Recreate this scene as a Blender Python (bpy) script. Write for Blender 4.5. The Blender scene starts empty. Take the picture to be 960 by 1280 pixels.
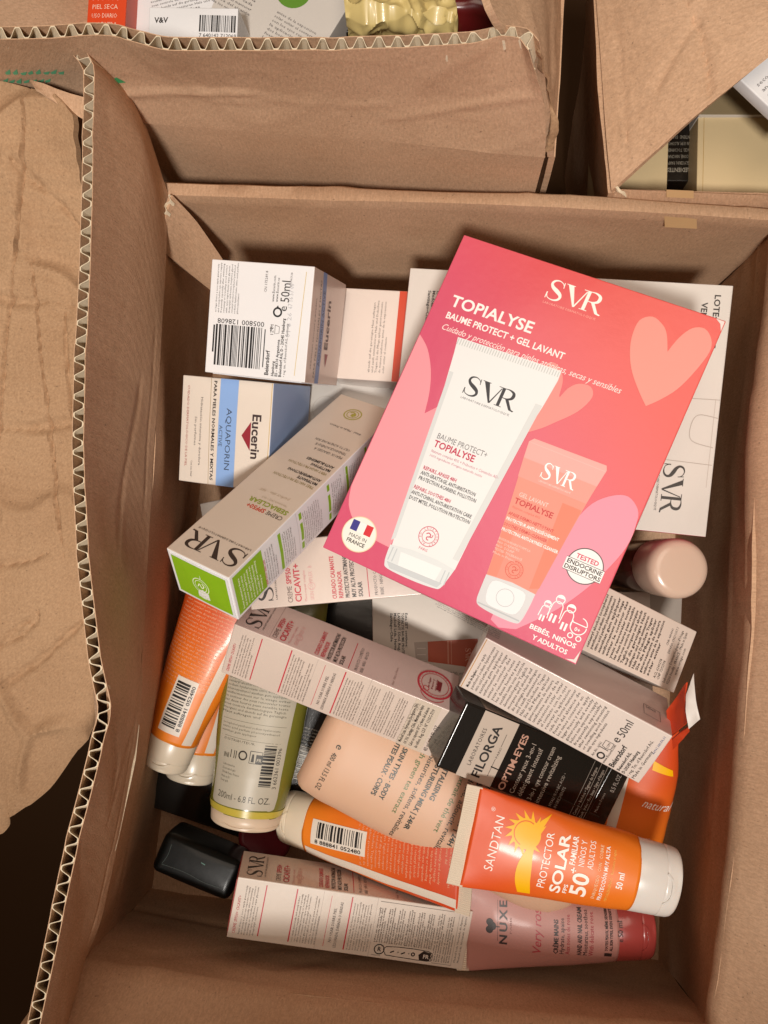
import bpy, bmesh, math, random
from mathutils import Vector, Matrix, Euler, noise
from mathutils.geometry import tessellate_polygon
random.seed(7)
SC = bpy.context.scene
COL = SC.collection

# ------------------------------------------------------------------ camera, world, lamps, exposure
H = .64                                   # lens height above the table top datum, metres
F = 924.44
def _camrot():
    d = Vector((60, -50, -F)).normalized()          # this direction of the lens points straight down
    return d.rotation_difference(Vector((0, 0, -1))).to_matrix()
CR = _camrot()
cam = bpy.data.cameras.new('camera'); cam.lens = 26; cam.sensor_width = 36; cam.sensor_fit = 'AUTO'
cam.clip_start = .01; cam.clip_end = 50
co = bpy.data.objects.new('camera', cam); COL.objects.link(co)
co.matrix_world = Matrix.Translation((0, 0, H)) @ CR.to_4x4()
SC.camera = co
W = bpy.data.worlds.new('World'); SC.world = W; W.use_nodes = True
W.node_tree.nodes['Background'].inputs[0].default_value = (1.0, .62, .36, 1)
W.node_tree.nodes['Background'].inputs[1].default_value = .06
def lamp(name, loc, aim, size, power, col):
    l = bpy.data.lights.new(name, 'AREA'); l.shape = 'DISK'; l.size = size; l.energy = power; l.color = col
    o = bpy.data.objects.new(name, l); COL.objects.link(o); o.location = loc
    o.rotation_euler = (Vector(aim) - Vector(loc)).to_track_quat('-Z', 'Y').to_euler()
    return o
sl = bpy.data.lights.new('ceiling_spot', 'SPOT'); sl.energy = 103; sl.shadow_soft_size = .11; sl.spot_size = math.radians(50); sl.spot_blend = 1; sl.color = (1, .94, .87)
so = bpy.data.objects.new('ceiling_spot', sl); COL.objects.link(so); so.location = (-.02, -.66, 1.70)
so.rotation_euler = (Vector((-.02, .28, .2)) - so.location).to_track_quat('-Z', 'Y').to_euler()
lamp('fill_light', (.05, .45, 1.9), (0, 0, .2), 1.2, 11, (1, .82, .66))  # added soft overhead fill, brightens walls turned away from the spot
SC.view_settings.view_transform = 'Standard'; SC.view_settings.look = 'None'
SC.view_settings.exposure = 0; SC.view_settings.gamma = 1
SC.render.engine = 'CYCLES'
SC.cycles.max_bounces = 8; SC.cycles.diffuse_bounces = 4
try: SC.cycles.use_denoising = True
except Exception: pass

def U(px, py, z):
    """point of the place at height z met by the line of sight through (px, py) of the photograph"""
    r = CR @ Vector((px - 480, -(py - 640), -F))
    return Vector((0, 0, H)) + r * ((z - H) / r.z)

# ------------------------------------------------------------------ materials
def lin(c):
    c = c.lstrip('#'); o = []
    for i in (0, 2, 4):
        v = int(c[i:i+2], 16) / 255
        o.append(v / 12.92 if v <= .04045 else ((v + .055) / 1.055) ** 2.4)
    return tuple(o) + (1,)
def newmat(name):
    m = bpy.data.materials.new(name); m.use_nodes = True
    nt = m.node_tree; b = nt.nodes['Principled BSDF']
    return m, nt, b
def nd(nt, typ, **k):
    n = nt.nodes.new(typ)
    for a, v in k.items():
        if a.startswith('i_'): n.inputs[a[2:].replace('_', ' ')].default_value = v
        else: setattr(n, a, v)
    return n
MATS = {}
def ink(c, rough=.42, met=0.):
    k = (c, rough, met)
    if k not in MATS:
        m, nt, b = newmat('ink'); b.inputs['Base Color'].default_value = lin(c)
        b.inputs['Roughness'].default_value = rough; b.inputs['Metallic'].default_value = met
        MATS[k] = m
    return MATS[k]
def paper(name, c, rough=.38, var=.05, coat=0., bump=.04, grad=None):
    """coated carton board: faint mottling, tiny surface relief; grad = (axis, lo, hi, colour2) is a printed blend"""
    m, nt, b = newmat(name); L = nt.links.new
    tc = nd(nt, 'ShaderNodeTexCoord')
    n1 = nd(nt, 'ShaderNodeTexNoise', i_Scale=38., i_Detail=4.); L(tc.outputs['Object'], n1.inputs['Vector'])
    base = lin(c)
    mx = nd(nt, 'ShaderNodeMix', data_type='RGBA'); mx.inputs[6].default_value = tuple(v * (1 - var * 2) for v in base[:3]) + (1,)
    mx.inputs[7].default_value = base
    L(n1.outputs['Fac'], mx.inputs[0])
    out = mx.outputs[2]
    if grad:
        ax, lo, hi, c2 = grad
        sp = nd(nt, 'ShaderNodeSeparateXYZ'); L(tc.outputs['Object'], sp.inputs[0])
        if ax == 'D':
            a = nd(nt, 'ShaderNodeMath', operation='ADD'); L(sp.outputs['X'], a.inputs[0]); L(sp.outputs['Y'], a.inputs[1]); src = a.outputs[0]
        else: src = sp.outputs[ax]
        mr = nd(nt, 'ShaderNodeMapRange'); mr.inputs[1].default_value = lo; mr.inputs[2].default_value = hi; L(src, mr.inputs[0])
        mr.interpolation_type = 'SMOOTHSTEP'
        m2 = nd(nt, 'ShaderNodeMix', data_type='RGBA'); L(mr.outputs[0], m2.inputs[0]); L(out, m2.inputs[6]); m2.inputs[7].default_value = lin(c2)
        out = m2.outputs[2]
    L(out, b.inputs['Base Color'])
    b.inputs['Roughness'].default_value = rough
    b.inputs['Coat Weight'].default_value = coat; b.inputs['Coat Roughness'].default_value = .12
    n2 = nd(nt, 'ShaderNodeTexNoise', i_Scale=260., i_Detail=3.); L(tc.outputs['Object'], n2.inputs['Vector'])
    n3 = nd(nt, 'ShaderNodeTexNoise', i_Scale=22., i_Detail=2.); L(tc.outputs['Object'], n3.inputs['Vector'])
    ad = nd(nt, 'ShaderNodeMath', operation='MULTIPLY_ADD'); L(n3.outputs['Fac'], ad.inputs[0]); ad.inputs[1].default_value = 6.; L(n2.outputs['Fac'], ad.inputs[2])
    bp = nd(nt, 'ShaderNodeBump', i_Strength=bump, i_Distance=.0012); L(ad.outputs[0], bp.inputs['Height']); L(bp.outputs[0], b.inputs['Normal'])
    return m
def plastic(name, c, rough=.3, trans=0., sss=0., coat=0., grad=None, bump=.02):
    m = paper(name, c, rough, .015, coat, bump, grad); b = m.node_tree.nodes['Principled BSDF']
    b.inputs['Transmission Weight'].default_value = trans
    if sss:
        b.inputs['Subsurface Weight'].default_value = sss; b.inputs['Subsurface Radius'].default_value = (.006, .004, .003); b.inputs['Subsurface Scale'].default_value = 1.
    return m
def cardboard(name, c1, c2, fs=(900, 240, 1), rough=.82):
    m, nt, b = newmat(name); L = nt.links.new
    tc = nd(nt, 'ShaderNodeTexCoord')
    uvm = nd(nt, 'ShaderNodeMapping'); L(tc.outputs['UV'], uvm.inputs[0])
    big = nd(nt, 'ShaderNodeTexNoise', i_Scale=9., i_Detail=5., i_Roughness=.6); L(tc.outputs['Object'], big.inputs['Vector'])
    fibm = nd(nt, 'ShaderNodeMapping'); fibm.inputs['Scale'].default_value = fs; L(tc.outputs['UV'], fibm.inputs[0])
    fib = nd(nt, 'ShaderNodeTexNoise', i_Scale=1., i_Detail=6., i_Roughness=.7); L(fibm.outputs[0], fib.inputs['Vector'])
    spk = nd(nt, 'ShaderNodeTexNoise', i_Scale=520., i_Detail=4.); L(tc.outputs['Object'], spk.inputs['Vector'])
    s1 = nd(nt, 'ShaderNodeMapRange'); s1.inputs[1].default_value = .3; s1.inputs[2].default_value = .72; L(big.outputs['Fac'], s1.inputs[0])
    mx = nd(nt, 'ShaderNodeMix', data_type='RGBA'); mx.inputs[6].default_value = c1; mx.inputs[7].default_value = c2
    gr = nd(nt, 'ShaderNodeTexNoise', i_Scale=900., i_Detail=2.); L(tc.outputs['Object'], gr.inputs['Vector'])
    gm = nd(nt, 'ShaderNodeMath', operation='MULTIPLY_ADD'); L(gr.outputs['Fac'], gm.inputs[0]); gm.inputs[1].default_value = 1.5; gm.inputs[2].default_value = -.75
    ga = nd(nt, 'ShaderNodeMath', operation='ADD'); L(gm.outputs[0], ga.inputs[0]); L(s1.outputs[0], ga.inputs[1]); L(ga.outputs[0], mx.inputs[0])
    f2 = nd(nt, 'ShaderNodeMapRange'); f2.inputs[1].default_value = .25; f2.inputs[2].default_value = .75; f2.inputs[3].default_value = .76; f2.inputs[4].default_value = 1.18; L(fib.outputs['Fac'], f2.inputs[0])
    m2 = nd(nt, 'ShaderNodeMix', data_type='RGBA', blend_type='MULTIPLY'); m2.inputs[0].default_value = 1; L(mx.outputs[2], m2.inputs[6]); L(f2.outputs[0], m2.inputs[7])
    sk = nd(nt, 'ShaderNodeMapRange'); sk.inputs[1].default_value = .66; sk.inputs[2].default_value = .76; sk.inputs[3].default_value = 1; sk.inputs[4].default_value = .55; L(spk.outputs['Fac'], sk.inputs[0])
    m3 = nd(nt, 'ShaderNodeMix', data_type='RGBA', blend_type='MULTIPLY'); m3.inputs[0].default_value = 1; L(m2.outputs[2], m3.inputs[6]); L(sk.outputs[0], m3.inputs[7])
    L(m3.outputs[2], b.inputs['Base Color']); b.inputs['Roughness'].default_value = rough
    b.inputs['Specular IOR Level'].default_value = .25
    # washboard relief of the flutes under the liner (UV is in metres, flutes run along V)
    wv = nd(nt, 'ShaderNodeTexWave', wave_type='BANDS', bands_direction='X', i_Scale=42.*math.pi/3.2, i_Distortion=.6, i_Detail=1.); L(tc.outputs['UV'], wv.inputs['Vector'])
    bm1 = nd(nt, 'ShaderNodeBump', i_Strength=.12, i_Distance=.0006); L(wv.outputs['Fac'], bm1.inputs['Height'])
    bm2 = nd(nt, 'ShaderNodeBump', i_Strength=.6, i_Distance=.0005); L(fib.outputs['Fac'], bm2.inputs['Height']); L(bm1.outputs[0], bm2.inputs['Normal'])
    bm3 = nd(nt, 'ShaderNodeBump', i_Strength=.22, i_Distance=.004); L(big.outputs['Fac'], bm3.inputs['Height']); L(bm2.outputs[0], bm3.inputs['Normal'])
    L(bm3.outputs[0], b.inputs['Normal'])
    return m
KRAFT = cardboard('kraft_cardboard', (.490, .301, .182, 1), (.620, .405, .262, 1))
KRAFT_OLD = cardboard('worn_cardboard', (.375, .222, .122, 1), (.480, .302, .175, 1), (420, 560, 1))
KRAFT_RAW = cardboard('raw_paper', (.66, .54, .38, 1), (.76, .65, .48, 1))

# ------------------------------------------------------------------ object helpers
def link(o, parent=None):
    COL.objects.link(o)
    if parent is not None: o.parent = parent
    return o
def thing(name, label, cat, mat4=None, group=None):
    o = bpy.data.objects.new(name, None); o.empty_display_size = .02; COL.objects.link(o)
    if mat4 is not None: o.matrix_world = mat4
    o['label'] = label; o['category'] = cat
    if group: o['group'] = group
    return o
def meshobj(name, verts, faces, mats, parent=None, midx=None, smooth=False, uvs=None, weld=0.):
    me = bpy.data.meshes.new(name); me.from_pydata(verts, [], faces)
    for m in (mats if isinstance(mats, (list, tuple)) else [mats]): me.materials.append(m)
    if midx: me.polygons.foreach_set('material_index', midx)
    if uvs:
        ul = me.uv_layers.new(name='UVMap'); fl = []
        for p in me.polygons:
            for vi in p.vertices: fl.extend(uvs[vi])
        ul.data.foreach_set('uv', fl)
    if weld:
        bm = bmesh.new(); bm.from_mesh(me); bmesh.ops.remove_doubles(bm, verts=bm.verts, dist=weld); bm.to_mesh(me); bm.free()
    if smooth: me.polygons.foreach_set('use_smooth', [True] * len(me.polygons))
    me.update()
    return link(bpy.data.objects.new(name, me), parent)

# ------------------------------------------------------------------ lettering
GL = {}
def _eval(s, bold, res):
    c = bpy.data.curves.new('t', 'FONT'); c.body = s; c.size = 1; c.resolution_u = res
    c.fill_mode = 'FRONT'; c.offset = .022 if bold else 0.
    o = bpy.data.objects.new('t', c); me = o.to_mesh()
    vs = [tuple(v.co[:2]) for v in me.vertices]; fs = [tuple(p.vertices) for p in me.polygons]
    o.to_mesh_clear(); bpy.data.objects.remove(o); bpy.data.curves.remove(c)
    return vs, fs
def _maxx(s, b): return max(v[0] for v in _eval(s, b, 1)[0])
CAPH = None; BASE = {}
def glyph(ch, bold, res):
    global CAPH
    if CAPH is None: CAPH = max(v[1] for v in _eval('H', False, 1)[0])
    k = (ch, bold, res)
    if k not in GL:
        if bold not in BASE: BASE[bold] = _maxx('||', bold)
        ka = (ch, bold)
        if ka not in BASE: BASE[ka] = (_maxx('|' + ch + '|', bold) - BASE[bold]) / CAPH
        vs, fs = ([], []) if ch == ' ' else _eval(ch, bold, res)
        GL[k] = ([(x / CAPH, y / CAPH) for x, y in vs], fs, BASE[ka])
    return GL[k]

def stroke(pts, ws):
    """ribbon of varying width along pts -> list of quads"""
    P = [Vector(p).to_2d() for p in pts]; n = len(P); out = []; L = []; R = []
    for i in range(n):
        d = (P[min(i+1, n-1)] - P[max(i-1, 0)]); d = d.normalized() if d.length else Vector((1, 0))
        q = Vector((-d.y, d.x)); w = ws[i] if isinstance(ws, (list, tuple)) else ws
        L.append(P[i] + q * w / 2); R.append(P[i] - q * w / 2)
    return [[tuple(L[i]), tuple(L[i+1]), tuple(R[i+1]), tuple(R[i])] for i in range(n-1)]
def arc(cx, cy, r, a0, a1, n=24, ry=None):
    ry = r if ry is None else ry
    return [(cx + r * math.cos(math.radians(a0 + (a1-a0)*i/n)), cy + ry * math.sin(math.radians(a0 + (a1-a0)*i/n))) for i in range(n+1)]
def spline(pts, n=6, closed=False):
    out = []; m = len(pts)
    rng = range(m if closed else m-1)
    for i in rng:
        g = lambda j: Vector(pts[j % m]) if closed else Vector(pts[max(0, min(m-1, j))])
        a, b, c, d = g(i-1), g(i), g(i+1), g(i+2)
        for k in range(n):
            t = k / n
            out.append(tuple(.5*((2*b) + (c-a)*t + (2*a-5*b+4*c-d)*t*t + (3*b-a-3*c+d)*t**3)))
    if not closed: out.append(tuple(pts[-1]))
    return out
def svr_shapes():
    """the three joined high-contrast capitals, cap height 1, width about 2.75"""
    S = []
    sp = spline([(.70, .80), (.60, .93), (.40, 1.0), (.20, .93), (.13, .76), (.24, .60), (.47, .47), (.66, .34), (.71, .18), (.60, .04), (.38, -.01), (.15, .06), (.06, .24)], 5)
    n = len(sp); ws = [.035 + .16 * math.exp(-((i/(n-1) - .5) / .16) ** 2) + .05 * math.exp(-((i/(n-1) - .27) / .10) ** 2) + .05*math.exp(-((i/(n-1) - .73) / .10) ** 2) for i in range(n)]
    S += stroke(sp, ws)
    S += [[(.66, .99), (.70, .99), (.73, .70), (.69, .70)], [(.03, .0), (.07, 0), (.09, .32), (.03, .32)]]
    S += [[(.84, 1), (1.12, 1), (1.50, .0), (1.42, -.02)], [(.78, 1), (1.20, 1), (1.20, .965), (.78, .965)]]           # V thick stroke
    S += [[(1.42, -.02), (1.50, .0), (1.83, .93), (1.78, .93)]]                                                       # V hairline running up into R
    S += [[(1.83, 1), (1.99, 1), (1.99, .0), (1.83, .0)], [(1.64, 1), (1.90, 1), (1.90, .965), (1.64, .965)], [(1.73, 0), (2.10, 0), (2.10, .035), (1.73, .035)]]
    bo = spline([(1.95, .98), (2.20, .99), (2.42, .90), (2.47, .74), (2.40, .58), (2.20, .50), (1.97, .50)], 5)
    nb = len(bo); S += stroke(bo, [.035 + .13 * math.sin(math.pi * i/(nb-1)) ** 2 for i in range(nb)])
    S += [[(2.12, .51), (2.30, .52), (2.62, .06), (2.50, .0)], [(2.50, .0), (2.62, .06), (2.76, .03), (2.72, -.03)]]
    return S
SVR = svr_shapes()
CORP = ("aplicar generosamente de manera uniforme antes de la exposicion solar evitar el contacto con los ojos renovar la aplicacion cada dos horas "
        "mantener fuera del alcance de los ninos conservar en lugar fresco y seco apply generously and evenly before sun exposure reapply frequently "
        "especially after swimming sweating or towelling avoid contact with eyes ingredients aqua glycerin dicaprylyl carbonate butylene glycol "
        "cetearyl alcohol tocopherol panthenol sodium hyaluronate citric acid parfum phenoxyethanol xanthan gum appliquer uniformement sur le visage "
        "eviter le contour des yeux renouveler toutes les deux heures peau sensible teste sous controle dermatologique Taglich morgens und abends "
        "auf die gereinigte Haut auftragen und sanft einmassieren Hals und Dekollete Tragen Sie die Pflege").split()

class Print:
    """flat print gathered on one face of a thing; coordinates in millimetres on that face"""
    def __init__(s, fmap, fine=None):
        s.f = fmap; s.fine = fine; s.v = []; s.t = []; s.m = []; s.cols = []; s.lay = 0
    def _mi(s, c):
        k = c if isinstance(c, tuple) else (c,)
        if k not in s.cols: s.cols.append(k)
        return s.cols.index(k)
    def tri(s, a, b, c, mi, h):
        if s.fine:
            e = [(math.dist(a, b), 0), (math.dist(b, c), 1), (math.dist(c, a), 2)]; l, i = max(e)
            if l > s.fine:
                if i == 0: m = ((a[0]+b[0])/2, (a[1]+b[1])/2); s.tri(a, m, c, mi, h); s.tri(m, b, c, mi, h)
                elif i == 1: m = ((b[0]+c[0])/2, (b[1]+c[1])/2); s.tri(a, b, m, mi, h); s.tri(a, m, c, mi, h)
                else: m = ((c[0]+a[0])/2, (c[1]+a[1])/2); s.tri(a, b, m, mi, h); s.tri(m, b, c, mi, h)
                return
        i = len(s.v); s.v += [s.f(a[0], a[1], h), s.f(b[0], b[1], h), s.f(c[0], c[1], h)]; s.t.append((i, i+1, i+2)); s.m.append(mi)
    def poly(s, pts, c, h=.10):
        mi = s._mi(c)
        if len(pts) <= 4 :
            for k in range(1, len(pts)-1): s.tri(pts[0], pts[k], pts[k+1], mi, h)
            return s
        for t in tessellate_polygon([[Vector((p[0], p[1], 0)) for p in pts]]): s.tri(pts[t[0]], pts[t[1]], pts[t[2]], mi, h)
        return s
    def rect(s, x0, y0, x1, y1, c, h=.10): return s.poly([(x0, y0), (x1, y0), (x1, y1), (x0, y1)], c, h)
    def strokes(s, quads, c, h=.16, x=0, y=0, k=1, rot=0, kx=None):
        cr, sr = math.cos(math.radians(rot)), math.sin(math.radians(rot)); kx = k if kx is None else kx
        for q in quads: s.poly([(x + (p[0]*kx*cr - p[1]*k*sr), y + (p[0]*kx*sr + p[1]*k*cr)) for p in q], c, h)
        return s
    def line(s, pts, w, c, h=.16): return s.strokes(stroke(pts, w), c, h)
    def ring(s, cx, cy, r, w, c, h=.16, n=28): return s.strokes(stroke(arc(cx, cy, r, 0, 360, n), w), c, h)
    def disc(s, cx, cy, r, c, h=.13, n=28):
        return s.poly(arc(cx, cy, r, 0, 360, n)[:-1], c, h)
    def text(s, txt, x, y, size, c, rot=0, bold=False, fit=None, kx=1., shear=0., h=.18, res=2, align='L', track=0.):
        """size = capital height; fit = wanted length of the line; x, y = start of the baseline"""
        mi = s._mi(c); gl = [glyph(ch, bold, res) for ch in txt]
        w = sum(g[2] + track for g in gl) * size
        if fit: kx = fit / max(w, 1e-6)
        w *= kx; off = {'L': 0, 'C': -w/2, 'R': -w}[align]
        cr, sr = math.cos(math.radians(rot)), math.sin(math.radians(rot)); px = off
        for vs, fs, adv in gl:
            q = []
            for vx, vy in vs:
                a = px + (vx * size + vy * size * shear) * kx; b = vy * size
                q.append((x + a*cr - b*sr, y + a*sr + b*cr))
            for f in fs:
                for k in range(1, len(f)-1): s.tri(q[f[0]], q[f[k]], q[f[k+1]], mi, h)
            px += (adv + track) * size * kx
        return s
    def svr(s, x, y, size, c, rot=0, kx=1., sub=True, subc=None):
        s.strokes(SVR, c, .16, x, y, size, rot, size*kx)
        if sub:
            cr, sr = math.cos(math.radians(rot)), math.sin(math.radians(rot)); d = size * .28
            s.text('LABORATOIRE DERMATOLOGIQUE', x + d*sr + size*.05*cr, y - d*cr + size*.05*sr, size*.11, subc or c, rot, fit=size*kx*2.6, res=1)
        return s
    def block(s, x, y, w, n, lh, c, rot=0, seed=0, bold=False, last=.6, fill=.56, up=False):
        """n lines of small print, first baseline at x, y, width w"""
        rnd = random.Random(seed); k = rnd.randrange(len(CORP)); cap = lh * fill
        cr, sr = math.cos(math.radians(rot)), math.sin(math.radians(rot)); wp = w / (cap * .86)
        for i in range(n):
            t = ''
            lim = wp * (last if i == n-1 else 1)
            while len(t) < lim - 3:
                wd = CORP[k % len(CORP)]; k += 1
                if up: wd = wd.upper()
                t += (' ' if t else '') + wd
            ox = x + sr*lh*i; oy = y - cr*lh*i
            s.text(t, ox, oy, cap, c, rot, bold=bold, fit=w * (last if i == n-1 else rnd.uniform(.93, 1)), res=1)
        return s
    def bars(s, x0, y0, x1, y1, c, along='x', seed=3, h=.16, nb=72):
        rnd = random.Random(seed)
        L = (x1-x0) if along == 'x' else (y1-y0); p = 0; u = L / nb
        while p < L - u:
            w = u * rnd.choice((1, 1, 2, 3)); w = min(w, L-p)
            if along == 'x': s.rect(x0+p, y0, x0+p+w, y1, c, h)
            else: s.rect(x0, y0+p, x1, y0+p+w, c, h)
            p += w + u * rnd.choice((1, 1, 2, 2))
        return s
    def build(s, parent, name='label_print', smooth=False):
        if not s.t: return None
        return meshobj(name, s.v, s.t, [ink(*k) for k in s.cols], parent, s.m, smooth=smooth, weld=1e-6 if smooth else 0.)

# ------------------------------------------------------------------ carton boxes
class Box:
    """folding carton; origin at its centre, local x = length, y = width, z = up from the face that shows"""
    def __init__(s, name, label, cat, loc, rot, dims, mat, faces=None, bulge=.0006, r=.0006, seed=0, group=None, body='carton_body', dent=.0004):
        M = Euler(rot, 'XYZ').to_matrix(); c = Vector(loc) - M.col[2] * dims[2] / 2
        s.root = thing(name, label, cat, Matrix.Translation(c) @ M.to_4x4(), group)
        s.d = Vector(dims); s.b = bulge; s.r = r; s.seed = seed; s.dent = dent
        mats = [mat]; fi = {}
        for f, m in (faces or {}).items():
            if m not in mats: mats.append(m)
            fi[f] = mats.index(m)
        V = []; Q = []; mi = []
        for f in ('top', 'bottom', 'front', 'back', 'left', 'right'):
            w, h = s.size(f); us = s._grid(w); vs = s._grid(h); i0 = len(V)
            for v in vs:
                for u in us: V.append(s.at(f, u, v, 0, True))
            nu = len(us)
            for j in range(len(vs)-1):
                for i in range(nu-1):
                    a = i0 + j*nu + i; Q.append((a, a+1, a+nu+1, a+nu)); mi.append(fi.get(f, 0))
        s.body = meshobj(body, V, Q, mats, s.root, mi, smooth=True, weld=2e-5)
    def size(s, f):
        d = s.d
        return {'top': (d.x, d.y), 'bottom': (d.x, d.y), 'front': (d.x, d.z), 'back': (d.x, d.z), 'left': (d.y, d.z), 'right': (d.y, d.z)}[f]
    def _grid(s, w):
        r = s.r; g = [-w/2, -w/2 + r*.3, -w/2 + r*.65, -w/2 + r, -w/2 + r*1.4]; n = max(4, int(w / .009))
        m = [-w/2 + r*1.4 + (w - 2.8*r) * i/n for i in range(1, n)]
        return g + m + [-x for x in reversed(g)]
    def at(s, f, u, v, h=0., rnd=False):
        d = s.d; w, ht = s.size(f)
        p = {'top': (u, v, d.z/2), 'bottom': (-u, v, -d.z/2), 'front': (u, -d.y/2, v), 'back': (-u, d.y/2, v), 'left': (-d.x/2, -u, v), 'right': (d.x/2, u, v)}[f]
        n = Vector({'top': (0, 0, 1), 'bottom': (0, 0, -1), 'front': (0, -1, 0), 'back': (0, 1, 0), 'left': (-1, 0, 0), 'right': (1, 0, 0)}[f])
        p = Vector(p)
        if rnd:
            q = Vector([max(-(d[i]/2 - s.r), min(d[i]/2 - s.r, p[i])) for i in range(3)])
            e = p - q
            if e.length > 1e-9: p = q + e.normalized() * s.r
        a = 2*u/w; b = 2*v/ht
        k = max(0, 1 - a*a) * max(0, 1 - b*b)
        p = p + n * (s.b * k + s.dent * k**.5 * noise.noise(Vector((p.x*28 + s.seed*7.3, p.y*28, p.z*28))) + h)
        return tuple(p)
    def face(s, f, fine=None):
        return Print(lambda u, v, h, f=f: s.at(f, u/1000, v/1000, h/1000), fine or 14)
    def flap(s, f, mat, u0, v0, u1, v1, name='end_flap', th=.0004):
        """closing flap lying on a face: thin raised board with its own edges"""
        n = 6; V = []; Q = []
        for hh in (0.00002, th):
            for j in range(n+1):
                for i in range(n+1):
                    V.append(s.at(f, u0 + (u1-u0)*i/n, v0 + (v1-v0)*j/n, hh))
        N = (n+1)**2
        for j in range(n):
            for i in range(n):
                a = N + j*(n+1) + i; Q.append((a, a+1, a+n+2, a+n+1))
        for i in range(n):
            Q += [(i, i+1, N+i+1, N+i), (N-n-1+i, N-n-1+i+1, 2*N-n-1+i+1, 2*N-n-1+i), (i*(n+1), (i+1)*(n+1), N+(i+1)*(n+1), N+i*(n+1)), (i*(n+1)+n, (i+1)*(n+1)+n, N+(i+1)*(n+1)+n, N+i*(n+1)+n)]
        return meshobj(name, V, Q, mat, s.root)

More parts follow.
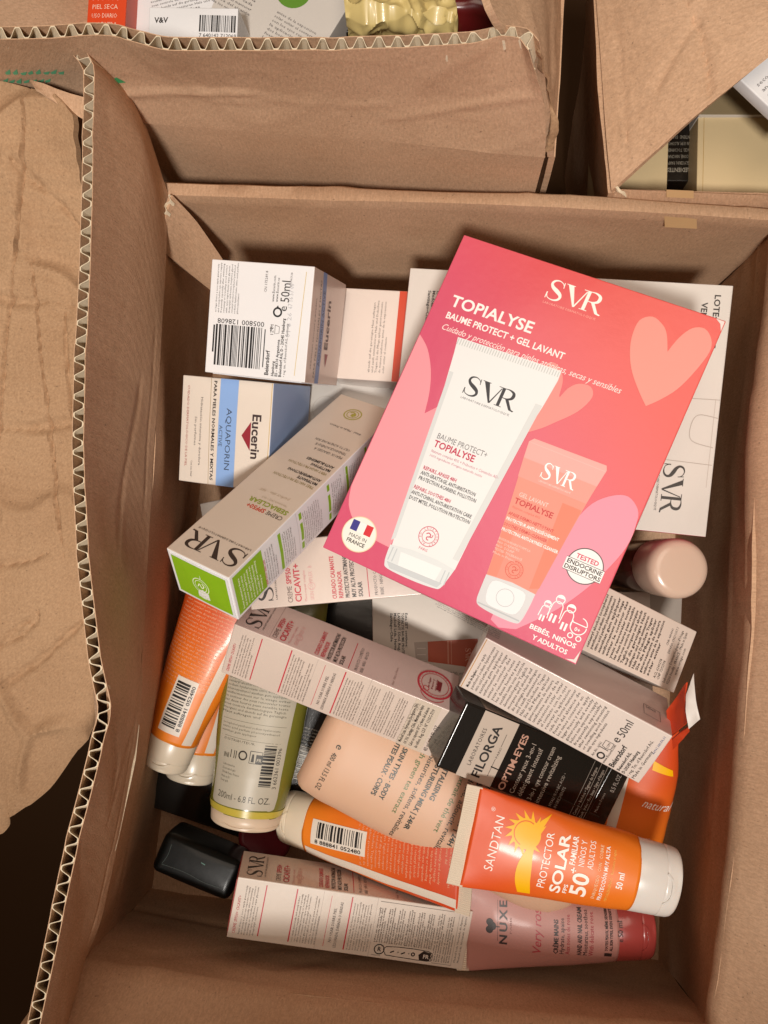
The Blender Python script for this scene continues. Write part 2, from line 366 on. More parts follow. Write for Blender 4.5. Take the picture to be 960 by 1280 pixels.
# ------------------------------------------------------------------ tubes and bottles
def lerp_tab(tab, t):
    for i in range(len(tab)-1):
        a, b = tab[i], tab[i+1]
        if t <= b[0]:
            k = (t - a[0]) / max(1e-9, b[0]-a[0]); return a[1] + (b[1]-a[1]) * k
    return tab[-1][1]
class Tube:
    """squeeze tube: A = middle of the flat crimped end, B = middle of the cap end; local x from A to B"""
    def __init__(s, name, label, cat, A, B, hw, ht, body, cap=None, crimp=None, roll=0, group=None, capl=.021, crimpl=.006, L=None, caprs=None, sq=2.0, bodyname='tube_body', x0=None, bend=0.):
        A = Vector(A); B = Vector(B); x = (B-A).normalized(); z = Vector((0, 0, 1)); z = (z - x*z.dot(x)).normalized(); y = z.cross(x)
        M = Matrix((x, y, z)).transposed() @ Matrix.Rotation(math.radians(roll), 3, 'X')
        s.root = thing(name, label, cat, Matrix.Translation(A) @ M.to_4x4(), group)
        s.L = (B-A).length; s.hwt = hw; s.htt = ht; s.capl = capl; s.cr = crimpl if crimp else 0; s.sq = sq; s.bend = bend
        u0 = s.cr if x0 is None else x0; u1 = s.L - (capl if cap else 0); s.u0, s.u1 = u0, u1
        NU, NT = 56, 56; V = []; Q = []
        for i in range(NU+1):
            u = u0 + (u1-u0) * i/NU
            for j in range(NT): V.append(s.pt(u, 2*math.pi*j/NT))
        for i in range(NU):
            for j in range(NT): Q.append((i*NT+j, i*NT+(j+1) % NT, (i+1)*NT+(j+1) % NT, (i+1)*NT+j))
        Q.append(tuple(range(NT))[::-1]); Q.append(tuple(NU*NT+j for j in range(NT)))
        s.body = meshobj(bodyname, V, Q, body, s.root, smooth=True)
        if cap: s.cap(cap, caprs)
        if crimp: s.crimp(crimp)
    def hw(s, u): return lerp_tab(s.hwt, u / s.L)
    def ht(s, u): return lerp_tab(s.htt, u / s.L)
    def cz(s, u): return s.bend * (u/s.L) ** 2
    def pt(s, u, th, h=0.):
        c, q = math.cos(th), math.sin(th); e = 2 / s.sq
        hw, ht = s.hw(u), s.ht(u)
        w = noise.noise(Vector((u*26, c*1.2, q*1.2 + s.L*50))) * .0011 + noise.noise(Vector((u*80, c*2.4, q*2.4 + s.L*50))) * .0003
        return (u, (hw + h + w) * math.copysign(abs(c)**e, c), s.cz(u) + (ht + h + w*.5) * math.copysign(abs(q)**e, q))
    def top(s, u, v, h=0., under=False):
        hw, ht = s.hw(u), s.ht(u); k = max(-.995, min(.995, v / hw)); e = s.sq
        c = math.copysign(abs(k)**(e/2), k); th = math.acos(max(-1, min(1, c)))
        return s.pt(u, th, h)
    def label(s, fine=2.6): return Print(lambda u, v, h: s.top(u/1000, v/1000, h/1000 + .00008), fine)
    def crimp(s, mat):
        w = s.hw(s.cr); n = 90; V = []; Q = []
        for i in range(n+1):
            y = -w + 2*w*i/n; z = .00012 * (1 if i % 2 else -1)
            wob = .0004 * math.sin(i*.13 + s.L*99)
            for xx, t in ((0, .0005), (s.cr*.55, .0006), (s.cr + .0015, .0009)):
                V += [(xx, y, wob + t + z), (xx, y, wob - t + z)]
        for i in range(n):
            a = i*6; b = a+6
            for k in (0, 2): Q += [(a+k, b+k, b+k+2, a+k+2), (a+k+1, a+k+3, b+k+3, b+k+1)]
            Q += [(a, a+1, b+1, b), (a+4, b+4, b+5, a+5)]
        Q += [(0, 1, 3, 2), (2, 3, 5, 4), (n*6, n*6+2, n*6+3, n*6+1), (n*6+2, n*6+4, n*6+5, n*6+3)]
        o = meshobj('crimp', V, Q, mat, s.root)
        return o
    def cap(s, mat, rs=None):
        """flip-top cap: turned profile with lid seam, thumb recess moulded on the upper side"""
        x0 = s.u1 - .0006; r0 = s.hw(s.u1); r1 = s.ht(s.u1); l = s.L - x0
        rs = rs or (1.0, .95)
        prof = [(0, rs[0]*.985), (.02, rs[0]), (.60, (rs[0]*.4+rs[1]*.6)), (.625, (rs[0]*.4+rs[1]*.6)-.004), (.635, (rs[0]*.4+rs[1]*.6)-.03), (.65, (rs[0]*.4+rs[1]*.6)-.004), (.675, (rs[0]*.38+rs[1]*.62)),
                (.86, rs[1]), (.93, rs[1]-.03), (.975, rs[1]-.09), (1.0, rs[1]-.2), (1.004, rs[1]-.35), (1.0, .3), (1.0, .01)]
        NT = 72; V = []; Q = []
        for px, pr in prof:
            for j in range(NT):
                t = 2*math.pi*j/NT; c, q = math.cos(t), math.sin(t)
                d = 0.
                if .70 <= px <= .97:                       # thumb recess
                    d = -.0016 * math.exp(-((t - math.pi*.42)/.30)**2) * (1 if px < .95 else .5)
                V.append((x0 + px*l, (r0*pr + d) * c, s.cz(s.L) * 0 + s.cz(s.u1) + (r1*pr + d) * q))
        for i in range(len(prof)-1):
            for j in range(NT): Q.append((i*NT+j, i*NT+(j+1) % NT, (i+1)*NT+(j+1) % NT, (i+1)*NT+j))
        o = meshobj('cap', V, Q, mat, s.root, smooth=True)
        # the moulded smile-shaped lip under the thumb recess
        lip = stroke(spline([(.62*l, -.42*r0), (.74*l, -.25*r0), (.77*l, 0), (.74*l, .25*r0), (.62*l, .42*r0)], 5), .0011)
        V = []; Q = []
        for q4 in lip:
            i = len(V)
            for hh in (0, .0007):
                for (a, b) in q4:
                    k = max(-.98, min(.98, b/(r0*rs[1]))); zz = r1*rs[1]*math.sqrt(1-k*k)
                    V.append((x0 + a, b, s.cz(s.u1) + zz + hh))
            Q += [(i+4, i+5, i+6, i+7), (i, i+1, i+5, i+4), (i+2, i+3, i+7, i+6)]
        meshobj('cap_lip', V, Q, mat, o)
        return o

# ------------------------------------------------------------------ corrugated board
def row_eval(row, s):
    P = [Vector(p) for p in row]; n = len(P)-1
    cum = [0]
    for i in range(n): cum.append(cum[-1] + (P[i+1]-P[i]).length)
    t = s * cum[-1]; i = 0
    while i < n-1 and cum[i+1] < t: i += 1
    k = (t - cum[i]) / max(1e-9, cum[i+1]-cum[i])
    k = max(0, min(1, k))
    a = P[max(i-1, 0)]; b = P[i]; c = P[i+1]; d = P[min(i+2, n)]
    if n < 2: return b.lerp(c, k)
    sm = .5*((2*b) + (c-a)*k + (2*a-5*b+4*c-d)*k*k + (3*b-a-3*c+d)*k**3)
    return b.lerp(c, k) * .45 + sm * .55
class Sheet:
    """bent sheet of corrugated board through rows of 3D points (first row = fold, last row = free edge)"""
    def __init__(s, rows, th=.004, amp=.0012, freq=14., kinks=(), seed=0, crumple=.0005, cf=11., vor=0., rip=0.):
        s.vor = vor; s.rip = rip
        s.cr = crumple; s.cf = cf; smooth_t = True
        s.rows = rows; s.th = th; s.amp = amp; s.freq = freq; s.k = kinks; s.seed = seed; s.smt = smooth_t
    def base(s, a, t):
        R = [row_eval(r, a) for r in s.rows]
        return row_eval(R, t) if len(R) > 2 else R[0].lerp(R[1], t)
    def nrm(s, a, t):
        e = .004; a0, a1 = max(0, a-e), min(1, a+e); t0, t1 = max(0, t-e), min(1, t+e)
        n = (s.base(a1, t) - s.base(a0, t)).cross(s.base(a, t1) - s.base(a, t0))
        return n.normalized() if n.length > 1e-12 else Vector((0, 0, 1))
    def disp(s, p, a, t):
        d = s.amp * noise.noise(p * s.freq + Vector((s.seed, 0, 0))) + s.amp * .35 * noise.noise(p * s.freq * 3.3)
        if s.cr:
            for f_, k_ in ((s.cf, 1.), (s.cf*2.3, .5)):
                v = abs(noise.noise(p * f_ + Vector((s.seed*3.1, 5., 1.)))); d += s.cr * k_ * max(0, 1 - v*11)
        if s.rip: d += s.rip * math.sin((p.y + .15*p.x + .004*noise.noise(p*9)) * 2*math.pi/.0088) * (.6 + noise.noise(p*14))
        if s.vor:
            pp = Vector((p.x*13, p.y*7.5, p.z*7.5)) + Vector((s.seed, 2, 3)) + noise.noise_vector(p*30)*.18
            ds, pt = noise.voronoi(pp); g_ = ds[1]-ds[0]; c0 = pt[0]
            tl = Vector((noise.cell(c0*17.3)-.5, noise.cell(c0*9.1+Vector((5, 5, 5)))-.5, 0)); k_ = min(1, g_*5)
            d += s.vor * (1.2*(pp-c0).dot(tl)*k_ - .55*max(0, 1-g_*9))
        for (a0, t0, a1, t1, am, w) in s.k:
            A = Vector((a0, t0)); B = Vector((a1, t1)); q = Vector((a, t)); u = B-A
            k = max(0, min(1, (q-A).dot(u)/u.length_squared)); ds = (q - A - u*k).length
            ds += .012 * noise.noise(p * 40.)
            d += am * max(0, 1 - abs(ds)/w)
        return d
    def at(s, a, t, h=0.):
        p = s.base(a, t); n = s.nrm(a, t)
        return p + n * (h + s.disp(p, a, t))
    def build(s, name, parent, mat, na=60, nt=24, hollow=False, h0=None, label=None):
        th = s.th; layers = [(th/2, -th/2)] if not hollow else [(th/2, th/2-.0004), (-th/2+.0004, -th/2)]
        G = {}
        for i in range(na+1):
            for j in range(nt+1):
                a, t = i/na, j/nt; p = s.base(a, t); n = s.nrm(a, t); G[i, j] = (p + n*s.disp(p, a, t), n)
        La = sum((G[i+1, nt][0]-G[i, nt][0]).length for i in range(na)); Lt = sum((G[0, j+1][0]-G[0, j][0]).length for j in range(nt))
        V = []; Q = []; UVs = []
        for hi, lo in layers:
            base = len(V)
            for hh in (hi, lo):
                for i in range(na+1):
                    for j in range(nt+1):
                        p, n = G[i, j]; V.append(tuple(p + n*hh)); UVs.append((La*i/na, Lt*j/nt))
            N = (na+1)*(nt+1); I = lambda i, j, k=0: base + k*N + i*(nt+1) + j
            for i in range(na):
                for j in range(nt):
                    Q.append((I(i, j), I(i+1, j), I(i+1, j+1), I(i, j+1))); Q.append((I(i, j, 1), I(i, j+1, 1), I(i+1, j+1, 1), I(i+1, j, 1)))
            for i in range(na):
                Q.append((I(i, 0), I(i, 0, 1), I(i+1, 0, 1), I(i+1, 0))); Q.append((I(i, nt), I(i+1, nt), I(i+1, nt, 1), I(i, nt, 1)))
            for j in range(nt):
                Q.append((I(0, j), I(0, j+1), I(0, j+1, 1), I(0, j, 1))); Q.append((I(na, j), I(na, j, 1), I(na, j+1, 1), I(na, j+1)))
        o = meshobj(name, V, Q, mat, parent, uvs=UVs)
        me = o.data; N = na*nt*2
        sm = [True]*len(me.polygons); me.polygons.foreach_set('use_smooth', sm)
        try: me.set_sharp_from_angle(angle=math.radians(50))
        except Exception: pass
        if label: o['label'] = label
        return o
    def flutes(s, parent, mat, pitch=.0077, depth=.012, edge='t1', a0=0., a1=1., name='fluting'):
        """the wavy inner paper seen in a cut edge"""
        n0 = 400; L = 0; p = None; tt = 1. if edge == 't1' else None
        pts = []
        for i in range(n0+1):
            a = a0 + (a1-a0)*i/n0; q = s.base(a, 1.)
            if p is not None: L += (q-p).length
            pts.append(L); p = q
        m = int(L/pitch*12); V = []; Q = []; A = s.th/2 - .0005
        for i in range(m+1):
            l = L*i/m
            import bisect
            k = max(1, min(n0, bisect.bisect_left(pts, l))); f = (l-pts[k-1])/max(1e-9, pts[k]-pts[k-1]); a = a0 + (a1-a0)*(k-1+f)/n0
            jit = .5*noise.noise(Vector((l*60, s.seed, 0))) + .25*noise.noise(Vector((l*210, s.seed, 4))); cr_ = 1 - .35*max(0, noise.noise(Vector((l*35, 7, s.seed))))
            ph = l/pitch*2*math.pi + jit; y = A*cr_*max(-1, min(1, 1.3*math.sin(ph)))
            e = s.base(a, 1.); g = s.base(a, .95); n = s.nrm(a, .999); inw = (g-e).normalized()
            d = s.disp(e, a, 1.); d0 = s.disp(e, a, 1.); rag = .02*noise.noise(Vector((l*300, 1, s.seed)))
            lt = (s.base(a, 1.) - s.base(a, .9)).length * 10; ti = 1 - depth/lt; r2 = .00005 + rag*rag
            for dd, hh in ((0, .00036), (1, .00036), (1, -.00036), (0, -.00036)):
                V.append(tuple(s.at(a, ti, y + hh)) if dd else tuple(e + inw*r2 + n*(y + hh + d)))
            if i:
                b = (i-1)*4; c = i*4
                for k2 in range(4): Q.append((b+k2, b+(k2+1) % 4, c+(k2+1) % 4, c+k2))
        return meshobj(name, V, Q, mat, parent)

def PR(p):
    q = CR.transposed() @ (Vector(p) - Vector((0, 0, H))); return (480 + F*q.x/-q.z, 640 - F*q.y/-q.z)
def find(sh, px, py):
    """where on a sheet the line of sight of a photograph point meets it"""
    best = None; a0, a1, t0, t1 = 0., 1., 0., 1.
    for _ in range(6):
        for i in range(13):
            for j in range(13):
                a = a0 + (a1-a0)*i/12; t = t0 + (t1-t0)*j/12; x, y = PR(sh.base(a, t)); d = (x-px)**2 + (y-py)**2
                if best is None or d < best[0]: best = (d, a, t)
        wa, wt = (a1-a0)/5, (t1-t0)/5; a0, a1 = max(0, best[1]-wa), min(1, best[1]+wa); t0, t1 = max(0, best[2]-wt), min(1, best[2]+wt)
    return best[1], best[2]

# ================================================================== the setting
gm, nt_, gb = newmat('dark_table'); gb.inputs['Base Color'].default_value = (.045, .022, .010, 1); gb.inputs['Roughness'].default_value = .9; gb.inputs['Specular IOR Level'].default_value = .1
g = meshobj('ground', [(-1.6, -1.6, -.06), (1.6, -1.6, -.06), (1.6, 1.6, -.06), (-1.6, 1.6, -.06)], [(0, 1, 2, 3)], gm); g['kind'] = 'structure'

def R3(pts, z): return [U(x, y, z) for x, y in pts]
def drop(row, z, dx=0, dy=0): return [Vector((p.x+dx, p.y+dy, z)) for p in row]

# ------------------------------------------------------------------ the carton in the middle
ZC = .22; ZF = .055
carton = thing('cardboard_carton', 'large open brown carton in the middle holding the whole pile, its left flap standing up', 'carton')
lc = R3([(203, 243), (188, 600), (167, 930), (122, 1140), (96, 1208)], ZC)
bc = R3([(203, 243), (420, 250), (700, 259), (982, 277)], ZC)
rc = R3([(982, 277), (950, 560), (944, 800), (926, 1030)], ZC) + [U(893, 1290, .20)]
fc = [U(96, 1208, ZC), U(310, 1242, .212), U(600, 1268, .204), U(893, 1290, .20)]
LOW = {'BL': Vector((-.172, .208, 0)), 'FL': Vector((-.222, -.266, 0)), 'FR': Vector((.170, -.306, 0)), 'BR': Vector((.200, .186, 0))}
def wall(row, out, ends, name='wall_panel', seed=0, kinks=(), fold=True, outlen=.03):
    """upright side: from the inside of the floor up to the fold, over a rounded fold and a little down the outside"""
    o = Vector(out)
    n_ = len(row)-1; zt = row[0].z; low = [LOW[ends[0]].lerp(LOW[ends[1]], i/n_) + Vector((0, 0, ZF)) for i in range(n_+1)]
    mid = [l.lerp(p, .85) + o*.001 for l, p in zip(low, row)]
    rows = [low, [a.lerp(b, .5) + o*.001 for a, b in zip(low, mid)], mid, [p.copy() for p in row]]
    if fold:
        rows.append([p + o*.004 + Vector((0, 0, .0006)) for p in row])
        rows.append([p + o*.008 + Vector((0, 0, -.006)) for p in row])
        rows.append([p + o*.009 + Vector((0, 0, -outlen)) for p in row])
    sh = Sheet(rows, .003, .0016, 12, kinks, seed)
    return sh.build(name, carton, KRAFT, 60, 40)
wall(lc, (-1, .1, 0), ('BL', 'FL'), seed=1, kinks=((.75, .62, .98, .62, .0012, .02), (.7, .3, .9, .75, .001, .02)), fold=False)
wall(bc, (.05, 1, 0), ('BL', 'BR'), seed=2, kinks=((.1, .2, .3, .9, .0008, .03),))
wall(rc, (1, .05, 0), ('BR', 'FR'), seed=3, kinks=((.0, .8, .9, .7, .0010, .02),), fold=False)
wall(fc, (-.05, -1, 0), ('FL', 'FR'), seed=4, kinks=((.0, .3, .5, .45, .0016, .04), (.3, .75, .55, .2, .0012, .03), (.05, .9, .3, .5, .0012, .02)), fold=False)
V = [tuple(LOW[k] * 1.03 + Vector((0, 0, ZF + .001))) for k in ('BL', 'FL', 'FR', 'BR')]
meshobj('floor_panel', V, [(0, 1, 2, 3)], KRAFT, carton, uvs=[(v[0], v[1]) for v in V])
# folded corner tab, torn along its lower side
tab = Sheet([[U(192, 306, .222), U(214, 244, .226)], [U(226, 333, .195), U(243, 275, .205)], [U(262, 362, .165), U(276, 322, .175)]], .0034, .0006, 40)
tab.build('corner_tab', carton, KRAFT, 12, 12)
e_ = Sheet([[U(262, 362, .165), U(276, 322, .175)], [U(226, 333, .195), U(243, 275, .205)], [U(190, 307, .2235), U(213, 243, .2275)]], .0034, .0003, 40)
e_.flutes(carton, KRAFT_RAW, pitch=.0065, depth=.004, name='tab_fluting')
# left flap, standing, its cut edge towards the lens
ledge = R3([(82, 52), (109, 86), (107, 200), (101, 400), (98, 560), (103, 700), (116, 820), (129, 885), (118, 940), (95, 1040), (60, 1200), (32, 1330)], .305)
lmid = R3([(152, 100), (172, 180), (160, 330), (150, 500), (146, 640), (148, 800), (150, 880), (136, 980), (112, 1080), (92, 1170), (66, 1320)], .262)
lcr = R3([(204, 244), (196, 400), (186, 600), (174, 800), (165, 940), (122, 1140), (97, 1208), (84, 1310)], .221)
LF = Sheet([lcr, lmid, ledge], .0060, .0018, 8, kinks=((.30, .35, .48, .6, .0012, .02), (.66, .95, .72, .5, .002, .03), (.2, .15, .9, .18, .0008, .015), (.55, .0, .75, .45, .0012, .02)), seed=5)
LF.build('flap', carton, KRAFT, 110, 40, hollow=True, label='left flap standing upright, its cut edge showing the wavy paper')
LF.flutes(carton, KRAFT_RAW, pitch=.0088, a0=.02, a1=1.)
# liner torn along the worn left fold
wr = Sheet([[U(172, 905, .2236), U(166, 948, .2236), U(153, 1010, .2236), U(143, 1062, .2236), U(127, 1105, .2236), U(119, 1150, .2236)], [U(174, 906, .223), U(169.5, 950, .223), U(156, 1012, .223), U(145, 1060, .223), U(131, 1108, .223), U(124, 1146, .223)]], .0004, .0006, 60, seed=4, crumple=0)
wr.build('torn_liner', carton, KRAFT_RAW, 60, 3)
# front and right flaps folded outwards
ff = [Vector(p) for p in fc]; ff = [U(80, 1205, .2205), *[p.copy() + Vector((0, 0, .0005)) for p in fc[1:]]]
out = [p + Vector((-.01, -.022, .10)) for p in ff]
fi = [p.lerp(Vector((q.x, q.y, ZF)), .05) + Vector((0, .0012, 0)) for p, q in zip(ff, [LOW['FL'].lerp(LOW['FR'], k/3) for k in range(4)])]
Sheet([fi, [p + Vector((0, .0012, 0)) for p in ff], [a.lerp(b, .4) + Vector((0, -.003, .0)) for a, b in zip(ff, out)], out], .003, .0016, 14, kinks=((.1, .0, .3, 1, .001, .03),), seed=8).build('flap', carton, KRAFT, 50, 14)
rf = [p + Vector((0, 0, .0005)) for p in rc]; out = [p + Vector((.07, 0, .09)) for p in rf]
ri = [p.lerp(Vector((q.x, q.y, ZF)), .07) + Vector((-.0014, 0, 0)) for p, q in zip(rf, [LOW['BR'].lerp(LOW['FR'], k/4) for k in range(5)])]
Sheet([ri, [p + Vector((-.0012, 0, -.002)) for p in rf], [a.lerp(b, .12) + Vector((0.001, 0, .0)) for a, b in zip(rf, out)], out], .003, .0018, 14, kinks=((.2, .2, .9, .25, .001, .03),), seed=9).build('flap', carton, KRAFT, 50, 14)
# paler scuffed patches where tape was pulled off
def scuff(parent, pts, name='tape_mark', c='#b8956a'):
    return meshobj(name, [tuple(p) for p in pts], [(0, 1, 2, 3)], ink(c, .7), parent)
def onsheet(px, zz, off): 
    p = U(px[0], px[1], zz); return p + Vector((0, -off, off*.4))
scuff(carton, [U(831, 284, .2115), U(830, 268, .2205), U(871, 269.5, .2205), U(871, 286, .2115)])

# ------------------------------------------------------------------ crumpled loose sheet at the left
sheet = thing('cardboard_sheet', 'crumpled brown cardboard lying outside the left flap, torn at its top', 'cardboard')
CR_ = Sheet([R3([(-60, 96), (0, 100), (45, 112), (78, 122), (100, 146)], .287), R3([(-60, 340), (0, 330), (60, 335), (108, 340)], .262), R3([(-60, 600), (0, 590), (60, 600), (112, 600)], .24), R3([(-60, 860), (0, 850), (60, 850), (124, 830)], .22), R3([(-60, 1050), (4, 1040), (14, 1018), (62, 985), (98, 935), (122, 890)], .20)],
    .0035, .0026, 9, kinks=((.55, .0, .50, .2, .0030, .014), (.50, .2, .30, .52, .0030, .014), (.62, .22, .72, .42, .0026, .012), (.0, .42, 1., .47, .0036, .010), (.0, .61, .70, .64, .0036, .010), (.0, .25, .95, .29, .0030, .009), (.72, .45, .80, .66, .0026, .012),
    (.3, .8, .9, .78, .0028, .010), (.45, .10, .95, .17, .0024, .008), (.10, .75, .6, .72, .0026, .010), (.85, .3, .9, .6, .0022, .012), (.1, .05, .25, .4, .0022, .012)), seed=11, crumple=.0006, cf=13., vor=.0050, rip=.0005)
CR_.build('sheet_panel', sheet, KRAFT_OLD, 100, 250)
te = Sheet([[U(38, 103, .290), U(70, 112, .290), U(106, 122, .290)], [U(46, 116, .292), U(80, 136, .289), U(106, 150, .287)]], .0012, .002, 60, seed=3)
te.build('torn_edge', sheet, KRAFT, 30, 8)

# ------------------------------------------------------------------ carton behind
c2 = thing('cardboard_carton', 'brown carton behind the middle one, its near flap raised with a bumpy corrugated edge', 'carton')
e2 = R3([(-60, 38), (0, 40), (60, 38), (115, 33), (152, 36), (178, 44), (210, 51), (300, 51), (400, 51), (500, 49), (590, 45), (625, 36), (655, 40), (668, 56)], .320)
m2 = R3([(-60, 95), (165, 92), (400, 108), (600, 115), (682, 126)], .283)
k2 = R3([(-60, 142), (165, 147), (300, 156), (480, 169), (682, 193)], .247)
C2 = Sheet([k2, m2, e2], .0060, .0018, 6, kinks=((.2, .3, .5, .45, .0014, .04), (.75, .28, .97, .55, .001, .03), (.25, .30, .75, .42, .0006, .012), (.55, .42, .95, .30, .0007, .012), (.3, .6, .5, .35, .0005, .012)), seed=21)
C2.build('flap', c2, KRAFT, 110, 34, hollow=True)
C2.flutes(c2, KRAFT_RAW, pitch=.0085)
wl = [p + Vector((0, .001, -.001)) for p in k2]
Sheet([wl, drop(wl, .15, 0, -.002), drop(wl, -.04, 0, 0)], .004, .002, 9, seed=22).build('wall_panel', c2, KRAFT, 50, 16)
# torn, delaminated corner of the flap
tc_ = Sheet([[U(672, 62, .316), U(680, 110, .278), U(686, 150, .264), U(683, 190, .248)], [U(676, 66, .314), U(690, 128, .272), U(697, 160, .258), U(688, 186, .246)]], .0012, .003, 70, seed=6)
tc_.build('torn_edge', c2, KRAFT_OLD, 40, 6)
s2 = [U(690, 196, .235), U(697, 90, .24), U(703, -60, .24)]
o2 = [U(640, 60, .31), U(612, 10, .33), U(590, -60, .335)]
Sheet([s2, [a.lerp(b, .5) + Vector((.006, 0, .004)) for a, b in zip(s2, o2)], o2], .0035, .0022, 14, kinks=((.3, .2, .9, .3, .0018, .04), (.2, .6, .9, .75, .0016, .04)), seed=23).build('flap', c2, KRAFT, 30, 24)
Sheet([s2, drop(s2, -.04, .0, 0)], .0035, .002, 9, seed=24).build('wall_panel', c2, KRAFT, 20, 12)
lw = [U(-60, 60, .26), U(-60, -60, .26)]; lw2 = [U(122, 60, .20), U(122, -60, .20)]
Sheet([lw, lw2], .0035, .0012, 14, seed=25).build('flap', c2, KRAFT, 12, 16)
# green marker scribble on that flap
mk = Print(lambda u, v, h: tuple(C2.at(u, v, C2.th/2*MK + h*.001*MK)), None); MK = -1 if C2.nrm(.3, .5).y > 0 else 1
rr = random.Random(4)
for (xa, ya, n_, dx) in ((6, 82, 8, 9.5), (2, 93, 7, 9.0)):
    for i in range(n_):
        x = xa + dx*i; pts = [(x, ya), (x + rr.uniform(5, 9), ya + rr.uniform(-5, -1)), (x + 7, ya + rr.uniform(1, 3)), (x + 2, ya + 2.4)]
        mk.poly([find(C2, *p_) for p_ in pts], ('#62ab80', .7), .15)
mk.poly([find(C2, *p_) for p_ in ((136, 94), (146, 88), (158, 95), (150, 96), (140, 96))], ('#3f9a60', .7), .15)
mk.build(c2, 'marker_scribble')

# ------------------------------------------------------------------ carton at the upper right
c3 = thing('cardboard_carton', 'brown carton at the upper right, its creased flap half closed over yellow boxes', 'carton')
a_ = [U(765, 240, .221), U(757, 150, .221), U(742, -60, .221)]
b_ = [U(862, 152, .238), U(862, 40, .245), U(850, -60, .25)]
c_ = [U(965, 68, .25), U(1010, 0, .26), U(1010, -60, .26)]
Sheet([a_, b_, c_], .0036, .0016, 14, kinks=((.1, .62, .95, .38, .0026, .022), (.3, .3, .9, .72, .0018, .03), (.0, .15, .9, .1, .001, .02), (.5, .9, .8, .6, .0014, .03)), seed=31).build('flap', c3, KRAFT, 40, 50)
wv = [p + Vector((0, 0, -.001)) for p in a_]
Sheet([wv, drop(wv, .1, .018), drop(wv, -.04, .03)], .0036, .002, 9, seed=32).build('wall_panel', c3, KRAFT, 30, 16)
r0 = R3([(766, 236), (860, 239), (1010, 244)], .219); r1 = R3([(766, 242), (860, 245), (1010, 249)], .217)
r2 = R3([(766, 257), (860, 261), (1010, 266)], .207); r3 = R3([(766, 262), (860, 266), (1010, 271)], .200)
in_ = [p + Vector((0, .002, -.03)) for p in r0]; inn = drop(in_, .0)
Sheet([inn, in_, r0, r1, r2, r3, drop(r3, .0, 0, 0)], .003, .0008, 14, seed=33).build('wall_panel', c3, KRAFT, 40, 40)
scuff(c3, [U(833, 246.5, .2185), U(833, 237, .2225), U(867, 238.5, .2225), U(867, 248, .2185)])
tq = Sheet([[U(768, 232, .2235), U(776, 238, .2235)], [U(772, 240, .222), U(783, 246, .219)]], .0015, .003, 90, seed=8); tq.build('torn_edge', c3, KRAFT_RAW, 8, 6)

# ================================================================== paper stocks
WHITE = paper('white_board', '#e6e6e8', .34, .02)
CREAM = paper('cream_board', '#ddd2c6', .36, .03)
PEARL = paper('pearl_board', '#d8c8bc', .30, .03, coat=.25)
PEARL2 = paper('pearl_pink_board', '#d3bdb6', .30, .03, coat=.25)
BEIGE = paper('satin_beige_board', '#d8c8b8', .34, .03, coat=.15)
SILV = paper('silver_board', '#cfc9c2', .26, .03, coat=.3)
GREYB = paper('grey_board', '#a89d93', .36, .04)
BLUEF = paper('blue_board', '#93abd2', .34, .04, coat=.2)
REDB = paper('red_board', '#b5342c', .4, .04)
ORNB = paper('orange_board', '#dd4a22', .4, .04)
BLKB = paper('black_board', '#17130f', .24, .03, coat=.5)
BLKG = paper('black_green_film', '#050807', .38, .03, coat=.1, bump=.05)
BLKG.node_tree.nodes['Principled BSDF'].inputs['Specular IOR Level'].default_value = .22
LIME = paper('lime_board', '#86b41c', .4, .03)
YELB = paper('yellow_board', '#d3bc92', .42, .04)
PINK = paper('pink_print', '#d65877', .30, .02, coat=.3, bump=.09, grad=('D', -.05, .13, '#e1544e'))
P_ = {  # fitted poses: location of the showing face's centre, XYZ rotation, size
'gift': ((.0436, .0583, .2598), (-.0113, -.161, -.4195), (.1416, .1849, .045)),
'setB': ((.0718, .0909, .2014), (.058, -.084, -.1122), (.1867, .1443, .045)),
'setC': ((.0537, -.0783, .1211), (.0155, -.0257, .0172), (.19, .1, .045)),
'euA': ((-.0997, .133, .2258), (.2134, -.1371, -.1495), (.0627, .0645, .0637)),
'euB': ((-.1258, .0721, .1999), (.215, -.1733, -.1406), (.06, .0652, .062)),
'seb': ((-.0804, .0455, .218), (-.4118, .6749, .9178), (.165, .0418, .033)),
'cicG': ((-.0452, -.0091, .1926), (.0295, -.0205, .0943), (.1352, .0404, .04)),
'cicH': ((-.0505, -.0611, .1805), (-1.0268, .0508, -.376), (.1413, .0339, .0409)),
'cicI': ((-.0499, -.214, .1473), (-1.5316, .1595, -.1851), (.1508, .0349, .038)),
'fil': ((.0608, -.1262, .1942), (.0824, .2527, -.4114), (.1124, .0420, .028)),
'boxK': ((.073, -.089, .2121), (.4096, -.0478, -.4769), (.1132, .0364, .0401)),
'boxL': ((.0982, -.04, .2019), (-.1138, .3207, -.4479), (.1245, .0394, .036)),
'boxV': ((-.0398, .1414, .1662), (.0424, -.0679, -.0997), (.0436, .0595, .045)),
'boxW': ((-.0547, .0883, .1422), (.0275, .0233, -.0472), (.0631, .0581, .04)),
'boxX': ((-.1279, .0209, .1181), (-.0073, -.0019, .1968), (.0713, .0418, .03)),
'boxR': ((.1526, -.0429, .1197), (.0375, .0401, -.0476), (.0354, .0288, .03)),
'boxU': ((-.1535, -.1998, .1252), (-1.7331, .0322, -.3738), (.0554, .0396, .0255))}
K = '#2c2624'; KG = '#5b5452'

